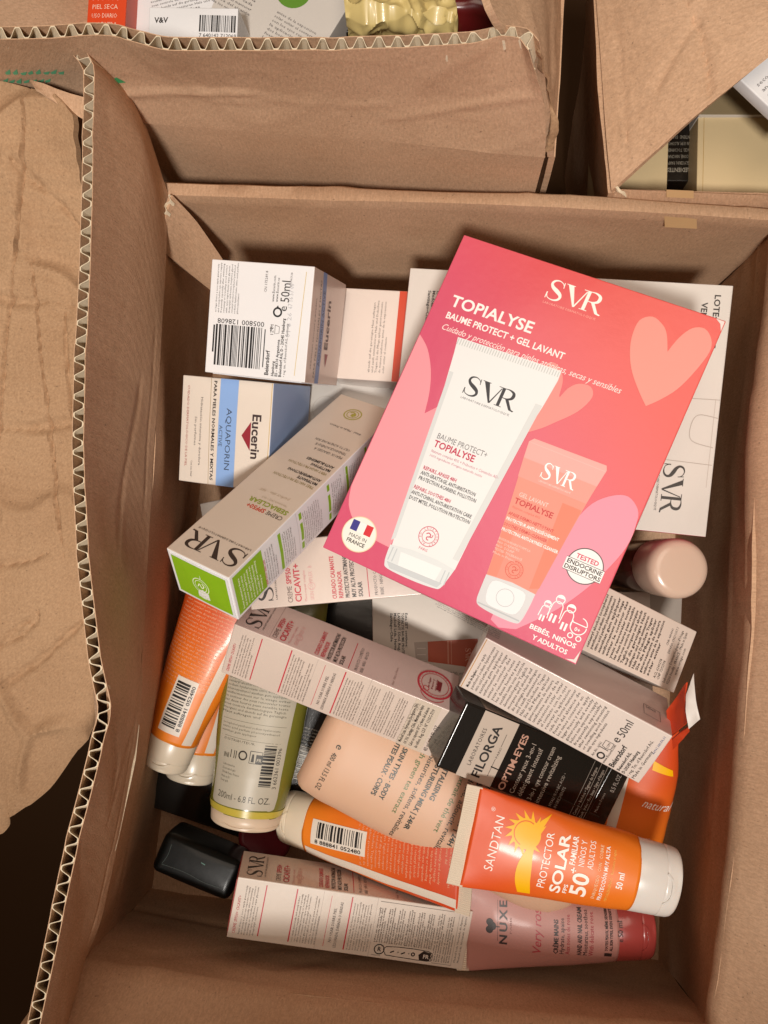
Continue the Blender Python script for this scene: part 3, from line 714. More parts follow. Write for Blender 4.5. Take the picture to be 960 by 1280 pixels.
# ------------------------------------------------------------------ pink gift carton on top
gb_ = Box('gift_box', 'large pink carton with hearts and two printed tubes lying on top of the pile', 'box', *P_['gift'], PINK, {'front': PINK}, bulge=.0012, r=.0005, seed=1)
p = gb_.face('top', 9)
HP = '#f0a09a'
p.poly(spline([(51.0, 68.1), (47.5, 76), (43.8, 80.2), (37.5, 82.6), (32.3, 78.5), (32.2, 69), (35, 60), (39.5, 52), (46.4, 44.0), (52.0, 38.5)], 4) + spline([(52.0, 38.5), (57, 44), (62.5, 52), (66.7, 63.0), (69.4, 74.8), (67.8, 81.3), (63, 85.3), (57.5, 83.6), (53.5, 77.0), (51, 68.1)], 4)[1:-1], '#f0988c')
p.poly(spline([(11.2, 27.4), (9.8, 35), (7.1, 40.0), (2.5, 43.1), (-1.6, 41.1), (-4.4, 29.8), (-3, 14), (0.8, 3.9), (8, 8), (14, 14), (22.6, 23.8), (26.3, 33.2), (23.4, 38.0), (17.3, 37.2), (13.4, 33.0)], 4, True), '#ee928c')
p.poly([(-70.3, 33)] + spline([(-70.2, 33.0), (-63, 27), (-56.5, 17), (-52.3, 6), (-49.8, -5.8)], 5)[1:] + [(-43, 2), (-36.7, -66.4), (-37.5, -77)] + spline([(-38.0, -77.9), (-48, -77.2), (-59.3, -73.9), (-67.2, -66.2), (-70.3, -56.2)], 4), '#f09aa4')
p.poly(spline([(38, -45), (42.7, -28.8), (47.3, -16.8), (54.5, -9.4), (61.6, -6.8), (68.2, -10.9), (70.3, -17.9), (70.4, -30.0), (65.5, -46.2), (58.8, -60.7), (50.6, -73.9), (38, -89)], 4) + [(30, -91.8), (24.8, -89.8), (26.2, -56.7)], '#eb93a8')
# printed white tube
T1 = [(-50.3, 38.6), (6.9, 40.4)] + spline([(7.2, 35.2), (5.6, 20), (3.5, 4.9), (0.4, -34), (-1.6, -74.6)], 4) + [(-36.9, -76.1)] + spline([(-38.4, -60), (-43.2, -10), (-48.7, 30)], 4)
p.poly(T1, ('#e9eaea', .36), .13)
for i in range(40):
    x = -49.6 + i*1.42; p.poly([(x, 38.2 + i*.045), (x+.5, 38.2 + i*.045), (x+.5, 34.9 + i*.045), (x, 34.9 + i*.045)], '#c7cbc9', .155)
p.poly([(-46.8, 20), (-44.5, 20), (-36.6, -72), (-38.4, -74)], '#d6dadb', .15); p.poly([(1.6, 20), (5.2, 20), (-1.8, -70), (-5, -70)], '#d9dcdc', .15)
CP = spline([(-37.7, -76.2), (-37.6, -80), (-36.8, -85.6), (-34.0, -88.3), (-20, -88.6), (-8, -87.6), (-4.6, -86.0), (-2.9, -80), (-1.7, -74.6)], 4)
p.poly(CP + [(-12, -73.6), (-26, -74.2)], ('#dfe3e4', .3), .17)
p.poly([(-31, -77.5), (-8, -76.6), (-8.8, -84.2), (-29.5, -85)], '#ecefef', .185); p.poly([(-36, -84.8), (-5, -83.6), (-6.4, -86.6), (-33, -87.7)], '#c8cdd0', .19)
for x in (-36, -33.8, -6.2, -4): p.rect(x, -84, x+.6, -76.8, '#c3c9cc', .195)
p.svr(-36.2, 11.6, 10.2, ('#3b3c40', .5), 0, 1.03, subc='#6b6b70')
p.text('BAUME PROTECT+', -38.6, -15.6, 3.0, '#77777a', fit=28.5, h=.2)
p.text('TOPIALYSE', -38.4, -20.2, 3.5, '#c22a50', bold=True, fit=23, h=.2)
p.text('Natrium complex 40% + Prébiotics + Céramides AD-', -38.2, -23.4, 1.5, '#c0607a', fit=38, h=.2, res=1)
p.text('100% ingrédients d\'origine naturelle testés', -38.2, -25.8, 1.3, '#c0607a', fit=30, h=.2, res=1)
p.text('REPAIRS, APAISE 48H', -38.4, -33.3, 1.9, '#c22a50', bold=True, fit=19, h=.2, res=1)
p.text('ANTI-GRATTAGE, ANTI-IRRITATION', -38.4, -36.2, 1.9, '#4a4a4e', bold=True, fit=31, h=.2, res=1)
p.text('PROTECTION ACARIENS, POLLUTION', -38.4, -39.1, 1.9, '#4a4a4e', bold=True, fit=32.5, h=.2, res=1)
p.text('REPAIRS, SOOTHES 48H', -38.8, -44.4, 1.9, '#c22a50', bold=True, fit=21, h=.2, res=1)
p.text('ANTI-ITCHING, ANTI-IRRITATION CARE', -38.8, -47.4, 1.9, '#4a4a4e', bold=True, fit=34, h=.2, res=1)
p.text('DUST MITES, POLLUTION PROTECTION', -38.8, -50.4, 1.9, '#4a4a4e', bold=True, fit=34.5, h=.2, res=1)
def emblem(q, x, y, r, c, rot=0, txt='DOCTEURS'):
    q.ring(x, y, r, r*.07, c, .2); q.ring(x, y, r*.66, r*.06, c, .2)
    for i in range(18):
        a = math.radians(i*20 + rot); q.text('DOCTEURS DE LA PEAU'[i], x + r*.74*math.cos(a), y + r*.74*math.sin(a), r*.2, c, math.degrees(a)-90, h=.2, res=1, align='C')
    cr, sr = math.cos(math.radians(rot)), math.sin(math.radians(rot))
    t = lambda a, b: (x + r*(a*cr - b*sr), y + r*(a*sr + b*cr))
    q.line([t(*v) for v in spline([(-.32, .18), (-.1, .34), (.14, .2), (.08, 0), (-.14, -.1), (-.12, -.3), (.1, -.36)], 4)], r*.1, c, .2)
    q.line([t(*v) for v in spline([(.36, .3), (.3, .02), (.02, .0)], 4)], r*.08, c, .2)
emblem(p, -20.9, -64.5, 5.2, '#cf4661')
p.text('PARIS', -20.9, -72.2, 1.4, '#cf4661', fit=5, h=.2, align='C', res=1)
# printed coral tube
T2 = [(6.4, .6), (8.3, 2.9), (46.3, 3.5), (47.3, 1.2)] + spline([(45.4, -12), (42.5, -40), (39.9, -69.5)], 4) + [(14.0, -70.5)] + spline([(12.2, -50), (9.5, -25), (6.6, -2)], 4)
p.poly(T2, ('#e8907f', .32), .14)
p.poly([(6.4, .6), (8.3, 2.9), (46.3, 3.5), (47.3, 1.2), (46.0, -8), (7.2, -8)], ('#eca8a2', .3), .15)
p.poly([(7.2, -8), (46.0, -8), (44.6, -18), (8.4, -18)], '#ea9c90', .15)
p.poly([(34, -22), (44, -22), (40.4, -66), (36, -68)], '#e5826a', .155); p.poly([(12, -44), (18, -44), (19, -69), (14.2, -70)], '#e58873', .155)
p.rect(7.4, .3, 46.9, .7, '#f2b5b0', .165)
p.poly(spline([(13.8, -70.1), (14.0, -78), (14.6, -84.0), (17.5, -86.2), (27, -87), (36.0, -86.6), (38.6, -84.5), (39.6, -77), (39.8, -69.3)], 4) + [(27, -68.6)], ('#d6d6d8', .26), .17)
p.poly(spline([(18, -72), (27, -70.6), (35.6, -71.6), (35, -82), (27, -83.6), (19, -82.4)], 4, True), '#e9eaec', .185)
p.ring(27, -77, 4.4, .35, '#c3c5c8', .195); p.rect(15.5, -85, 37.8, -84.3, '#b7babd', .19)
p.svr(18.2, -14.2, 8.2, ('#ffffff', .4), 0, .80, subc='#f7dad4')
p.text('GEL LAVANT', 12.6, -27.2, 2.2, '#f6d7cf', fit=15.5, h=.2); p.text('TOPIALYSE', 11.8, -31.4, 2.9, '#c7383c', bold=True, fit=20.5, h=.2)
p.text('Natrium complex 40%', 12, -34, 1.2, '#d8584a', fit=15, h=.2, res=1)
for i, (s_, c_) in enumerate((('APAISE DERMO-NETTOYANT', '#cf4440'), ('PROTECTEUR ANTI-DESSÈCHEMENT', '#fff4f0'), ('SOOTHES DERMO-CLEANSER', '#cf4440'), ('PROTECTING ANTI-DRYNESS CLEANSER', '#fff4f0'))):
    p.text(s_, 11.6, -37.8 - i*2.9, 1.6, c_, bold=True, fit=(24, 28, 23, 30)[i], h=.2, res=1)
for i in range(5): p.text(('BIODEGRADABLE FORMULA', 'NO SULFATES', 'NO SOAP', 'TESTED TOLERANCE', 'Made in France')[i], 12.2, -51.2 - i*1.9, 1.15, '#f7cfc4', fit=(17, 12, 10, 15, 12)[i], h=.2, res=1)
emblem(p, 25.6, -62.4, 4.4, '#d4553f')
# titles
p.text('TOPIALYSE', -61.8, 53.4, 6.0, ('#fbf3ef', .5), bold=True, fit=46.5, h=.2, res=4, track=.02)
p.text('BAUME PROTECT + GEL LAVANT', -61.3, 46.2, 3.5, ('#fbf3ef', .5), bold=True, fit=66.5, h=.2, res=3)
p.text('Cuidado y protección para pieles atópicas, secas y sensibles', -61.0, 39.7, 3.3, ('#fbe9e4', .5), fit=99, h=.2, shear=.28, res=3)
p.svr(-17.2, 74.0, 10.8, ('#fdf6ec', .5), 0, 1.02, subc='#f3b0a6')
# round badges
p.disc(-55.3, -78.2, 9.3, '#f1eee4', .16, 48); p.ring(-55.3, -78.2, 9.3, .5, '#e6d9b4', .2, 48)
for i, c_ in enumerate(('#3b3a8c', '#f3f1ee', '#d5303a')): p.rect(-61.4 + i*4.0, -77.4, -57.4 + i*4.0, -71.8, c_, .19)
p.text('MADE IN', -55.3, -80.9, 1.9, K, fit=10.5, h=.2, align='C'); p.text('FRANCE', -55.3, -83.9, 2.0, K, bold=True, fit=10.5, h=.2, align='C')
p.disc(56.1, -46.8, 8.6, '#f1efee', .17, 48); p.ring(56.1, -46.8, 8.8, .5, '#4f4c4c', .2, 48)
p.text('TESTED', 56.1, -44.4, 2.3, '#d23a5c', bold=True, fit=11.5, h=.22, align='C')
p.rect(46.4, -51.8, 65.8, -45.4, '#f4f2f0', .21); p.line([(46.4, -45.4), (65.8, -45.4)], .25, K, .22); p.line([(46.4, -51.8), (65.8, -51.8)], .25, K, .22)
p.text('ENDOCRINE', 56.1, -48.2, 2.1, K, bold=True, fit=18, h=.24, align='C'); p.text('DISRUPTORS', 56.1, -51.1, 2.1, K, bold=True, fit=18.6, h=.24, align='C')
# little line figures and pram
for (x, y, s_) in ((47.2, -71.0, .75), (52.0, -66.5, 1.0), (58.4, -68.5, .95)):
    p.ring(x, y, 2.1*s_, .5, '#fff6f4', .2, 20); p.poly(arc(x, y, 2.0*s_, 20, 170, 10), '#fff6f4', .21)
    p.line([(x-2.6*s_, y-3.6*s_), (x-3.0*s_, y-9.5*s_)], .45, '#fff6f4', .2); p.line(arc(x, y-3.8*s_, 2.6*s_, 0, 180, 10), .45, '#fff6f4', .2)
    p.line([(x+2.6*s_, y-3.6*s_), (x+3.0*s_, y-9.0*s_)], .45, '#fff6f4', .2); p.rect(x-1.6*s_, y-12*s_, x-.5*s_, y-8*s_, '#fff6f4', .2); p.rect(x+.4*s_, y-12*s_, x+1.5*s_, y-8*s_, '#fff6f4', .2)
p.line(arc(64.8, -75.2, 3.9, 150, 370, 18), .5, '#fff6f4', .2); p.line([(61.2, -74.0), (68.6, -74.0)], .5, '#fff6f4', .2); p.line(arc(65.2, -74.0, 3.4, 0, 90, 8), .45, '#fff6f4', .2)
p.ring(62.8, -80.6, 1.2, .5, '#fff6f4', .2, 14); p.ring(67.0, -80.6, 1.2, .5, '#fff6f4', .2, 14); p.text('0+', 64.9, -77.6, 1.8, '#fff6f4', bold=True, align='C', h=.21)
p.text('BEBÉS, NIÑOS', 55.4, -85.6, 2.3, ('#fff6f4', .5), bold=True, fit=24, align='C', h=.2); p.text('Y ADULTOS', 55.8, -90.0, 2.3, ('#fff6f4', .5), bold=True, fit=18, align='C', h=.2)
p.build(gb_.root)
q = gb_.face('front')
for i in range(6): q.rect(-55 + i*21, 21.5, -40 + i*21, 22.1, '#f3a7ad')
q.build(gb_.root)
meshobj('worn_corner', [tuple(gb_.at('top', u, v, .00025)) for u, v in ((.0690, -.0905), (.0702, -.0850), (.0704, -.0918), (.0650, -.0919))], [(0, 1, 2), (0, 2, 3)], ink('#eadcd6', .7), gb_.root)
meshobj('worn_corner', [tuple(gb_.at('top', u, v, .00025)) for u, v in ((.0688, .0900), (.0704, .0865), (.0703, .0918), (.0660, .0919))], [(0, 1, 2), (0, 2, 3)], ink('#eadcd6', .7), gb_.root)

# ------------------------------------------------------------------ white set cartons seen from the back
def setbox(key, label, right=True):
    b = Box('set_box', label, 'box', *P_[key], SILV if key == 'setB' else CREAM, {'left': REDB, 'front': PINK}, seed=len(key)+ord(key[-1]), r=.0004)
    W2 = b.d.x*500; H2 = b.d.y*500
    q = b.face('top')
    for i, t in enumerate(('Este SET contiene:', 'TOPIALYSE BAUME PROTECT+', 'LAVANT 55ml. Reg. I.S.P. N°', 'Medcell Ltda. Hernando de', 'Santiago-Chile')):
        q.text(t, -W2 + 23 - i*2.6 , H2 - 13, 1.75, K, -90, bold=True, fit=(24, 33, 38, 35, 20)[i], res=1)
    return b, q, W2, H2
b, q, W2, H2 = setbox('setB', 'large white carton lying back up under the pink carton, lot number at its right')
q.text('LOTE: 172345', 84.0, 66.5, 3.2, K, -90, bold=True, fit=31)
q.text('VENCE: 05/26', 77.3, 61.5, 3.2, K, -90, bold=True, fit=30)
q.svr(66.5, -32.0, 11.4, '#2e2622', -90, .92)
q.line([(93.0, 6.5), (60, 6.0)], .35, '#a69a90', .12); q.line([(92.5, -31), (64, -30)], .35, '#a69a90', .12)
q.line(spline([(92.8, -4), (82, -3), (78.5, -10), (80, -18), (92, -21)], 5), .4, '#a89c93', .12)
q.line([(90.6, 7), (90.6, -44)], .3, '#b3a79d', .12)
q.build(b.root)
b.flap('right', SILV, -.060, -.018, .060, .019)
b, q, W2, H2 = setbox('setC', 'beige carton lying low in the pile, an orange tube printed on its back')
q.poly([(-66.0, 16.5), (-56.5, 17.0), (-56.5, 3.2), (-64.8, 2.6)], '#b9aca2', .15)
q.poly([(-56.5, 17.0), (-22, 19), (-20, -2), (-34, .2), (-56.5, 3.2)], '#bb5434', .15)
q.poly([(-43, 18), (-42, 18), (-42, 1.6), (-43, 1.7)], '#d08a70', .17); q.poly([(-40.5, 18), (-40, 18), (-40, 1.6), (-40.5, 1.7)], '#d08a70', .17)
q.svr(-30.5, 12.5, 3.6, '#e3b09a', -90, .9, sub=False)
for i in range(3): q.poly([(-64, 3.5 + i*4.3), (-58, 3.5 + i*4.3), (-58, 4 + i*4.3), (-64, 4 + i*4.3)], '#d6ccc4', .17)
q.text('e 200 ml', -44, -6, 2.2, '#8d7f74', 0, fit=12)
q.build(b.root)

# ------------------------------------------------------------------ two square jar cartons at the left
b = Box('cream_jar_box', 'bright white square carton with a large barcode, at the upper left of the pile', 'box', *P_['euA'], WHITE, {'right': PEARL}, seed=5)
q = b.face('top')
q.bars(-26.0, -27.4, 3.4, -3.9, '#1b1b1d', 'x', seed=11)
q.rect(-27.6, -20, -26.6, -4.5, '#1b1b1d', .16); q.rect(4.6, -26, 5.2, -4.5, '#1b1b1d', .16)
q.text('005800 128608', 4.2, -.6, 2.7, K, 180, fit=29.5); q.text('4', 9.6, -2.6, 2.7, K, 180)
q.block(-26.4, 2.6, 28.6, 9, 1.72, '#4e4a49', 90, seed=4, last=.4)
q.text('e', 17.0, 6.2, 4.6, K, 90); q.text('50ml', 18.0, 11.2, 5.2, K, 90, kx=.82)
for i, (t, w_) in enumerate((('www.Eucerin.com', 14.5), ('www.Eucerin.es', 13.5))): q.text(t, 9.0 + i*2.3, 11.2, 1.55, K, 90, fit=w_, res=1)
q.text('CN 175289.8', 4.0, 16.0, 1.5, KG, 90, fit=12, res=1); q.text('6075.740.76.08', 18.8, 20.0, 1.2, KG, 90, fit=8, res=1)
q.ring(11.6, 5.6, 2.3, 1.0, '#1b1b1d'); q.poly([(10.2, 7.6), (12.6, 7.4), (11.6, 9.4)], '#1b1b1d', .2)
q.text('12 M', 10.0, -7.8, 1.9, KG, 90, fit=6.5, res=1); q.line([(10.8, -1.6), (13.4, -2.4), (13.4, -6), (10.8, -6.6), (10.8, -1.6)], .3, KG)
q.text('Beiersdorf', 8.6, -30.4, 2.4, K, 90, bold=True, fit=14)
q.text('Hamburg', 12.0, -30.6, 1.6, K, 90, bold=True, fit=8.6, res=1); q.text('ES - 08310 Argentona', 14.2, -30.6, 1.6, K, 90, bold=True, fit=21, res=1)
q.text('Beiersdorf AG, D - 20245 Hamburg', 16.6, -30.6, 1.75, K, 90, bold=True, fit=33, res=1); q.text('• reg. tm. of Beiersdorf AG, Germany', 18.9, -30.4, 1.45, K, 90, fit=30, res=1)
for i, t in enumerate(('67 16 57 08', '01 8 26')): q.text(t, 20.2, 8 - i*16, 2.6, '#b9b9bd', 90, fit=14, res=1)
q.line([(24.6, -29), (26.8, 29)], .35, '#cdb372', .14)
q.build(b.root)
q = b.face('right')
q.rect(-32.1, 8.6, 32.1, 15.4, '#7f97c4', .12)
q.text('PARA PIELES NORMALES Y MIXTAS', -29, 17.5, 2.3, KG, 0, fit=56, res=1); q.text('AQUAPORIN ACTIVE', -22, 10.2, 3.6, '#3f4e6c', 0, fit=44)
q.text('Eucerin', -12, -2.0, 6.0, '#4a3034', 0, bold=True, fit=30); q.poly([(-14, -4), (-22, -1), (-14, 2)], '#8c2f3c', .2)
q.text('Hidratación intensiva y duradera', -24, 24.4, 1.6, KG, 0, fit=40, res=1)
q.build(b.root)
b.flap('front', WHITE, -.028, -.026, .028, .028)

b = Box('cream_jar_box', 'cream square carton with a blue stripe and small red triangle, below the barcode carton', 'box', *P_['euB'], CREAM, {'right': BLUEF}, seed=6)
q = b.face('top')
q.rect(-4.4, -32.6, 7.6, 32.5, '#86a9dd', .12); q.line([(-9.6, -32.5), (-10.6, 32.5)], .3, '#a5906a', .14); q.line([(29.0, -32.2), (29.2, 32.2)], .4, '#c2a35c', .14)
q.text('Eucerin', 18.0, 13.5, 5.4, '#3a2b2c', -90, bold=True, fit=27.5, res=4); q.poly([(17.2, 8.6), (17.2, -9.0), (11.4, -.2)], '#8e2230', .2)
q.text('AQUAPORIN', .8, 15.2, 3.4, '#39475c', -90, fit=38); q.text('ACTIVE', -3.6, 4.6, 2.2, '#39475c', -90, fit=13)
q.text('PARA PIELES NORMALES Y MIXTAS', -8.6, 31.0, 1.9, K, -90, bold=True, fit=61, res=1)
q.text('Hidratación intensiva y duradera', -16.8, 20.5, 1.5, KG, -90, fit=42, res=1); q.text('Sin perfumes', -20.3, 8.4, 1.5, KG, -90, fit=18, res=1)
q.text('CUIDADO DERMATOLÓGICO DE LA PIEL', -26.2, 27.0, 1.4, '#a5504a', -90, fit=50, res=1); q.text('Cont. neto 50ml/', -22, -19, 1.2, KG, -90, fit=10, res=1)
q.build(b.root)
b.flap('front', CREAM, -.028, -.027, .028, .028)

# ------------------------------------------------------------------ long carton with lime end
b = Box('cream_tube_box', 'long beige carton with a lime green end, slanting left of the pink carton', 'box', *P_['seb'], BEIGE, {'front': WHITE, 'left': WHITE, 'bottom': WHITE}, seed=7, bulge=.0008)
q = b.face('top')
q.svr(-64.6, -19.4, 11.6, '#3a2e28', 90, 1.18)
q.strokes(stroke(arc(-26.0+91.8, 1.0, 5.6, 0, 360, 28), .8), '#a8a040'); q.ring(65.8, 1.0, 3.8, .5, '#a8a040')
q.line(spline([(63.6, -.6), (64.6, 1.6), (66, -1), (68, 1.4), (67, 3.4)], 4), .9, '#a8a040'); q.poly(arc(65.4, .2, 1.6, 0, 360, 12)[:-1], '#a8a040', .17)
q.text('CREME ', -33.6, -18.6, 2.9, '#4a4038', 90, fit=11.5); q.text('SPF50+', -33.6, -7.0, 2.9, '#c8492f', 90, bold=True, fit=12.5)
q.text('SEBIACLEAR', -28.6, -18.6, 3.1, '#8d9a22', 90, bold=True, fit=26)
q.text('Niacinamide [4%] + Vit E', -25.4, -15, 1.3, '#b8a890', 90, fit=17, res=1); q.text('perfect skin · 98%', -20, -13, 2.2, '#c3b098', 90, fit=20, shear=.3, res=1)
for i, (t, c_, bd, w_) in enumerate((('TRES HAUTE PROTECTION', '#8a7a3a', 0, 28), ('MATIFIANTE', K, 1, 13.5), ('ANTI-IMPERFECTIONS', K, 1, 23))): q.text(t, -4.6 + i*3.6, -18.6, 2.1, c_, 90, bold=bool(bd), fit=w_, res=1)
for i, (t, c_, bd, w_) in enumerate((('VERY HIGH PROTECTION', '#8a7a3a', 0, 27), ('MATTIFYING', K, 1, 13.5), ('ANTI-BLEMISHES', K, 1, 19))): q.text(t, 9.0 + i*3.6, -18.4, 2.1, c_, 90, bold=bool(bd), fit=w_, res=1)
for i, t in enumerate(('PEAUX GRASSES À', 'TENDANCE ACNÉIQUE', 'OILY TO ACNE PRONE SKIN')): q.text(t, 26 + i*4.2, -17.8, 2.0, KG, 90, fit=(20, 22, 25)[i], res=1)
q.text('40ml · Made in France', 51, -15, 1.9, KG, 90, fit=23, res=1)
q.build(b.root)
q = b.face('front')
q.rect(-80.5, -14.2, -57.4, 14.4, '#86b41c', .12)
q.block(-76.2, -12.5, 24, 8, 2.2, '#e9f0cf', 90, seed=21, bold=True, last=.5)
q.block(-54.6, -13.5, 26, 5, 1.9, KG, 90, seed=22); q.text('CREME SPF50+ SEBIACLEAR', -56.2, -13.5, 1.5, '#c8492f', 90, fit=20, res=1)
for x in (-43.6, -24.6, 3.0, 22.5, 44): q.rect(x, -13.6, x+2.3, 13.4, '#86b41c', .12)
q.block(-39.6, -13.5, 26, 6, 1.75, KG, 90, seed=24); q.block(-20.8, -13.5, 26, 10, 1.8, KG, 90, seed=25); q.block(8, -13.5, 26, 7, 1.8, KG, 90, seed=26); q.block(27, -13.5, 26, 8, 1.8, KG, 90, seed=27)
q.block(49, -13.5, 26, 8, 1.9, KG, 90, seed=28)
q.line([(-26.8, -16), (-26.8, 16)], .2, '#b9b4b8'); q.line([(24.6-4, -16), (24.6-4, 16)], .2, '#b9b4b8')
q.build(b.root)
b.flap('left', WHITE, -.0190, -.0145, .0200, .0150, th=.0005)
q = b.face('left')
q.rect(-18.0, -13.2, 18.6, 14.0, '#86b41c', .6)
q.ring(0, 0, 5.4, .5, '#e9f0cf', .66); q.ring(0, 0, 3.9, .35, '#e9f0cf', .66); q.line(spline([(-2, -1), (-.6, 1.4), (.6, -1.4), (2.2, .6), (1.2, 2.4)], 4), .7, '#e9f0cf', .66)
q.text('PEAU', 3.4, -7.6, 2.2, '#e9f0cf', 180, fit=7, h=.66)
q.build(b.root)

# ------------------------------------------------------------------ three alike long pearl cartons
RED = '#c23a48'
def cica(key, label, front, top=PEARL2, end=None, cf=.0):
    b = Box('cream_tube_box', label, 'box', *P_[key], top, {'front': front, 'left': end or front, 'right': front}, seed=ord(key[-1]), bulge=.0008, group=None)
    w = b.d.y*1000; x0 = -b.d.x*500; k = w/40.4; q = b.face('top')
    y0 = -w/2 + 2.2*k
    q.svr(x0+14.5, y0+2*k, 9.6, '#2f2622', 90, .98*k*1.2)
    X = x0 + 26.5
    q.text('CREME ', X, y0, 3.0, '#6d5752', 90, fit=11*k); q.text('SPF50+', X, y0+11.4*k, 3.0, RED, 90, bold=True, fit=12*k)
    q.text('CICAVIT+', X+5.4, y0, 3.7, RED, 90, bold=True, fit=23.5*k, res=3)
    q.text('Meso-repair complex', X+8.8, y0, 1.5, '#cf8f90', 90, fit=19*k, res=1)
    q.text('SKIN COMPLEX · B', X+13.2, y0+.5, 2.3, '#d5a3a0', 90, fit=21*k, res=1); q.ring(X+12.2, y0+9*k, 2.2, .3, '#d5a3a0', n=16)
    for i, (t, c_, wd) in enumerate((('CUIDADO CALMANTE', RED, 26), ('REPARADOR', RED, 16.5), ('PROTECTOR ANTIMANCHAS', K, 30), ('MUY ALTA PROTECCIÓN', K, 28.5), ('SOLAR', K, 9))):
        q.text(t, X+27.0+i*4.0, y0, 2.5, c_, 90, bold=True, fit=wd*k, res=2)
    q.rect(X+46.6, y0-.6, X+47.1, y0+28*k, RED, .15)
    for i, t in enumerate(('PRODUCTO COSMÉTICO', 'BEBÉ · NIÑO · ADULTO')): q.text(t, X+52.2+i*3.6, y0, 1.9, KG, 90, fit=(25*k, 23*k)[i], res=1)
    q.text('40ml · Made in France', X+76, y0, 1.6, '#9c7a72', 90, fit=19*k, res=1)
    return b, q, w, x0, X, y0, k
# behind, horizontal
b, q, w, x0, X, y0, k = cica('cicG', 'horizontal pearly cream tube carton just under the pink carton, lamp glare on its text', PEARL, PEARL)
q.build(b.root)
def sidecols(b, seed, glue=False, logo=False):
    L = b.d.x*500; hh = b.d.z*500; q = b.face('front')
    q.text('CREME SPF50+ CICAVIT+', -L+4.5, -hh+3, 1.8, RED, 90, fit=24, res=1)
    q.block(-L+7.2, -hh+3, hh*2-7, 6, 1.75, '#6b615c', 90, seed=seed); q.rect(-L+18.4, -hh+3.5, -L+19.1, hh-2.5, RED, .15)
    q.rect(-L+37.6, -hh+2.6, -L+38.4, hh-2, RED, .15); q.block(-L+40.4, -hh+3, hh*2-7, 6, 1.75, '#6b615c', 90, seed=seed+1); q.block(-L+51.2, -hh+3, hh*2-7, 3, 1.75, '#6b615c', 90, seed=seed+2)
    q.line([(-L+54.8, -hh+1), (-L+54.8, hh-1)], .2, '#b0a49c'); q.line([(-L+60, -hh+3), (-L+60, hh-3)], .3, RED)
    q.text('NO USAR SOBRE PIEL', -L+64.5, -hh+6, 1.8, KG, 90, fit=hh*2-16, res=1); q.text('LESIONADA, DAÑADA O HERIDAS', -L+68, -hh+3, 1.8, KG, 90, fit=hh*2-9, res=1)
    q.rect(-L+72.6, -hh+2.6, -L+73.4, hh-2, RED, .15)
    q.block(-L+75.6, -hh+3, hh*2-7, 8, 1.75, '#6b615c', 90, seed=seed+3)
    q.line([(-L+89.2, -hh), (-L+89.2, hh)], .22, '#b0a49c')
    return q, L, hh
q, L, hh = None, 0, 0
b, q, w, x0, X, y0, k = cica('cicH', 'slanting pink tinted cream tube carton with a red oval seal, above the green tube', PEARL)
for r_, ww in ((1.0, 1.3), (.80, .45)):
    q.strokes(stroke(arc(56.2, -.5, 11.0*r_, 0, 360, 40, 11.5*r_), ww), RED)
for i in range(30):
    a = math.radians(i*12); q.text('TESTED UNDER PAEDIATRIC CONTROL'[i], 56.2 + 9.6*math.cos(a), -.5 + 10*math.sin(a), 1.3, RED, math.degrees(a)-90, align='C', res=1)
q.block(53.0, -5.5, 10, 4, 2.3, '#8c3138', 90, seed=3, bold=True); q.ring(51.2, -6.5, 1.9, .5, RED, n=16); q.rect(57.5, -4.5, 60.5, 3.5, '#7c2b30', .17); q.line(arc(56.2, -7, 8.5, 200, 330, 12), .5, RED)
q.rect(x0 + 22.0, -w/2 + .4, x0 + 22.25, w/2 - .4, '#a58d86', .12)
q.build(b.root)
q, L, hh = sidecols(b, 31)
for i in range(5): q.block(-L+91.4+i*9.0, -hh+3, hh*2-6, 5, 1.6, '#6b615c', 90, seed=40+i)
q.rect(-L+118, -hh+.4, -L+134.2, hh-.6, '#cdbfae', .20)
for i in range(4): q.text(('Medcell Ltda. Hernando De Aguirre 201.', 'Of. 703. Santiago Chile. Manténgase lejos', 'Calor no superior 30°C y fuera del alcance', 'de niños. Reg. I.S.P. N° 1115C-7/19')[i], -L+120.6+i*3.5, -hh+2.5, 2.0, K, 90, bold=True, fit=hh*2-6, res=1, h=.24)
q.text('40 ml · 1.4 FL.OZ.', L-3.6, -hh+3, 2.6, KG, 90, fit=24)
q.build(b.root)
b.flap('left', PEARL, -.0155, -.019, .0155, .019)
# lower, with the crossed out small print
b, q, w, x0, X, y0, k = cica('cicI', 'lowest cream tube carton in the pile, with a red end and recycling logo', CREAM, PEARL, REDB)
q.build(b.root)
q, L, hh = sidecols(b, 51)
for i in range(8): q.block(-L+92.0+i*6.4, -hh+ (10.5 if i < 6 else 3), hh*2-(15 if i < 6 else 7), 4, 1.5, '#7a706a', 90, seed=60+i, bold=True, fill=.7)
q.line([(-L+91, hh-2), (L-8, hh-2), (L-8, -hh+2), (-L+91, -hh+2)], .25, '#5c534f')
q.rect(-L+97, -hh+1.6, -L+130, -hh+9.8, '#ddd2c6', .2)
q.ring(-L+95.6, -hh+6.2, 3.1, .7, K, .22, 20); q.text('R', -L+94.4, -hh+5.0, 2.6, K, 0, bold=True, h=.24)
q.line(spline([(-L+100.2, -hh+3), (-L+100, -hh+8.6), (-L+127, -hh+9), (-L+129, -hh+5), (-L+127, -hh+2.6), (-L+100.2, -hh+3)], 3), .5, K, .22)
q.poly([(-L+122, -hh+2.6), (-L+128.6, -hh+3), (-L+129, -hh+8), (-L+124, -hh+8.9), (-L+121, -hh+6)], K, .24)
q.text('FR', -L+124, -hh+4.2, 2.4, '#e9e0d6', 0, bold=True, h=.27)
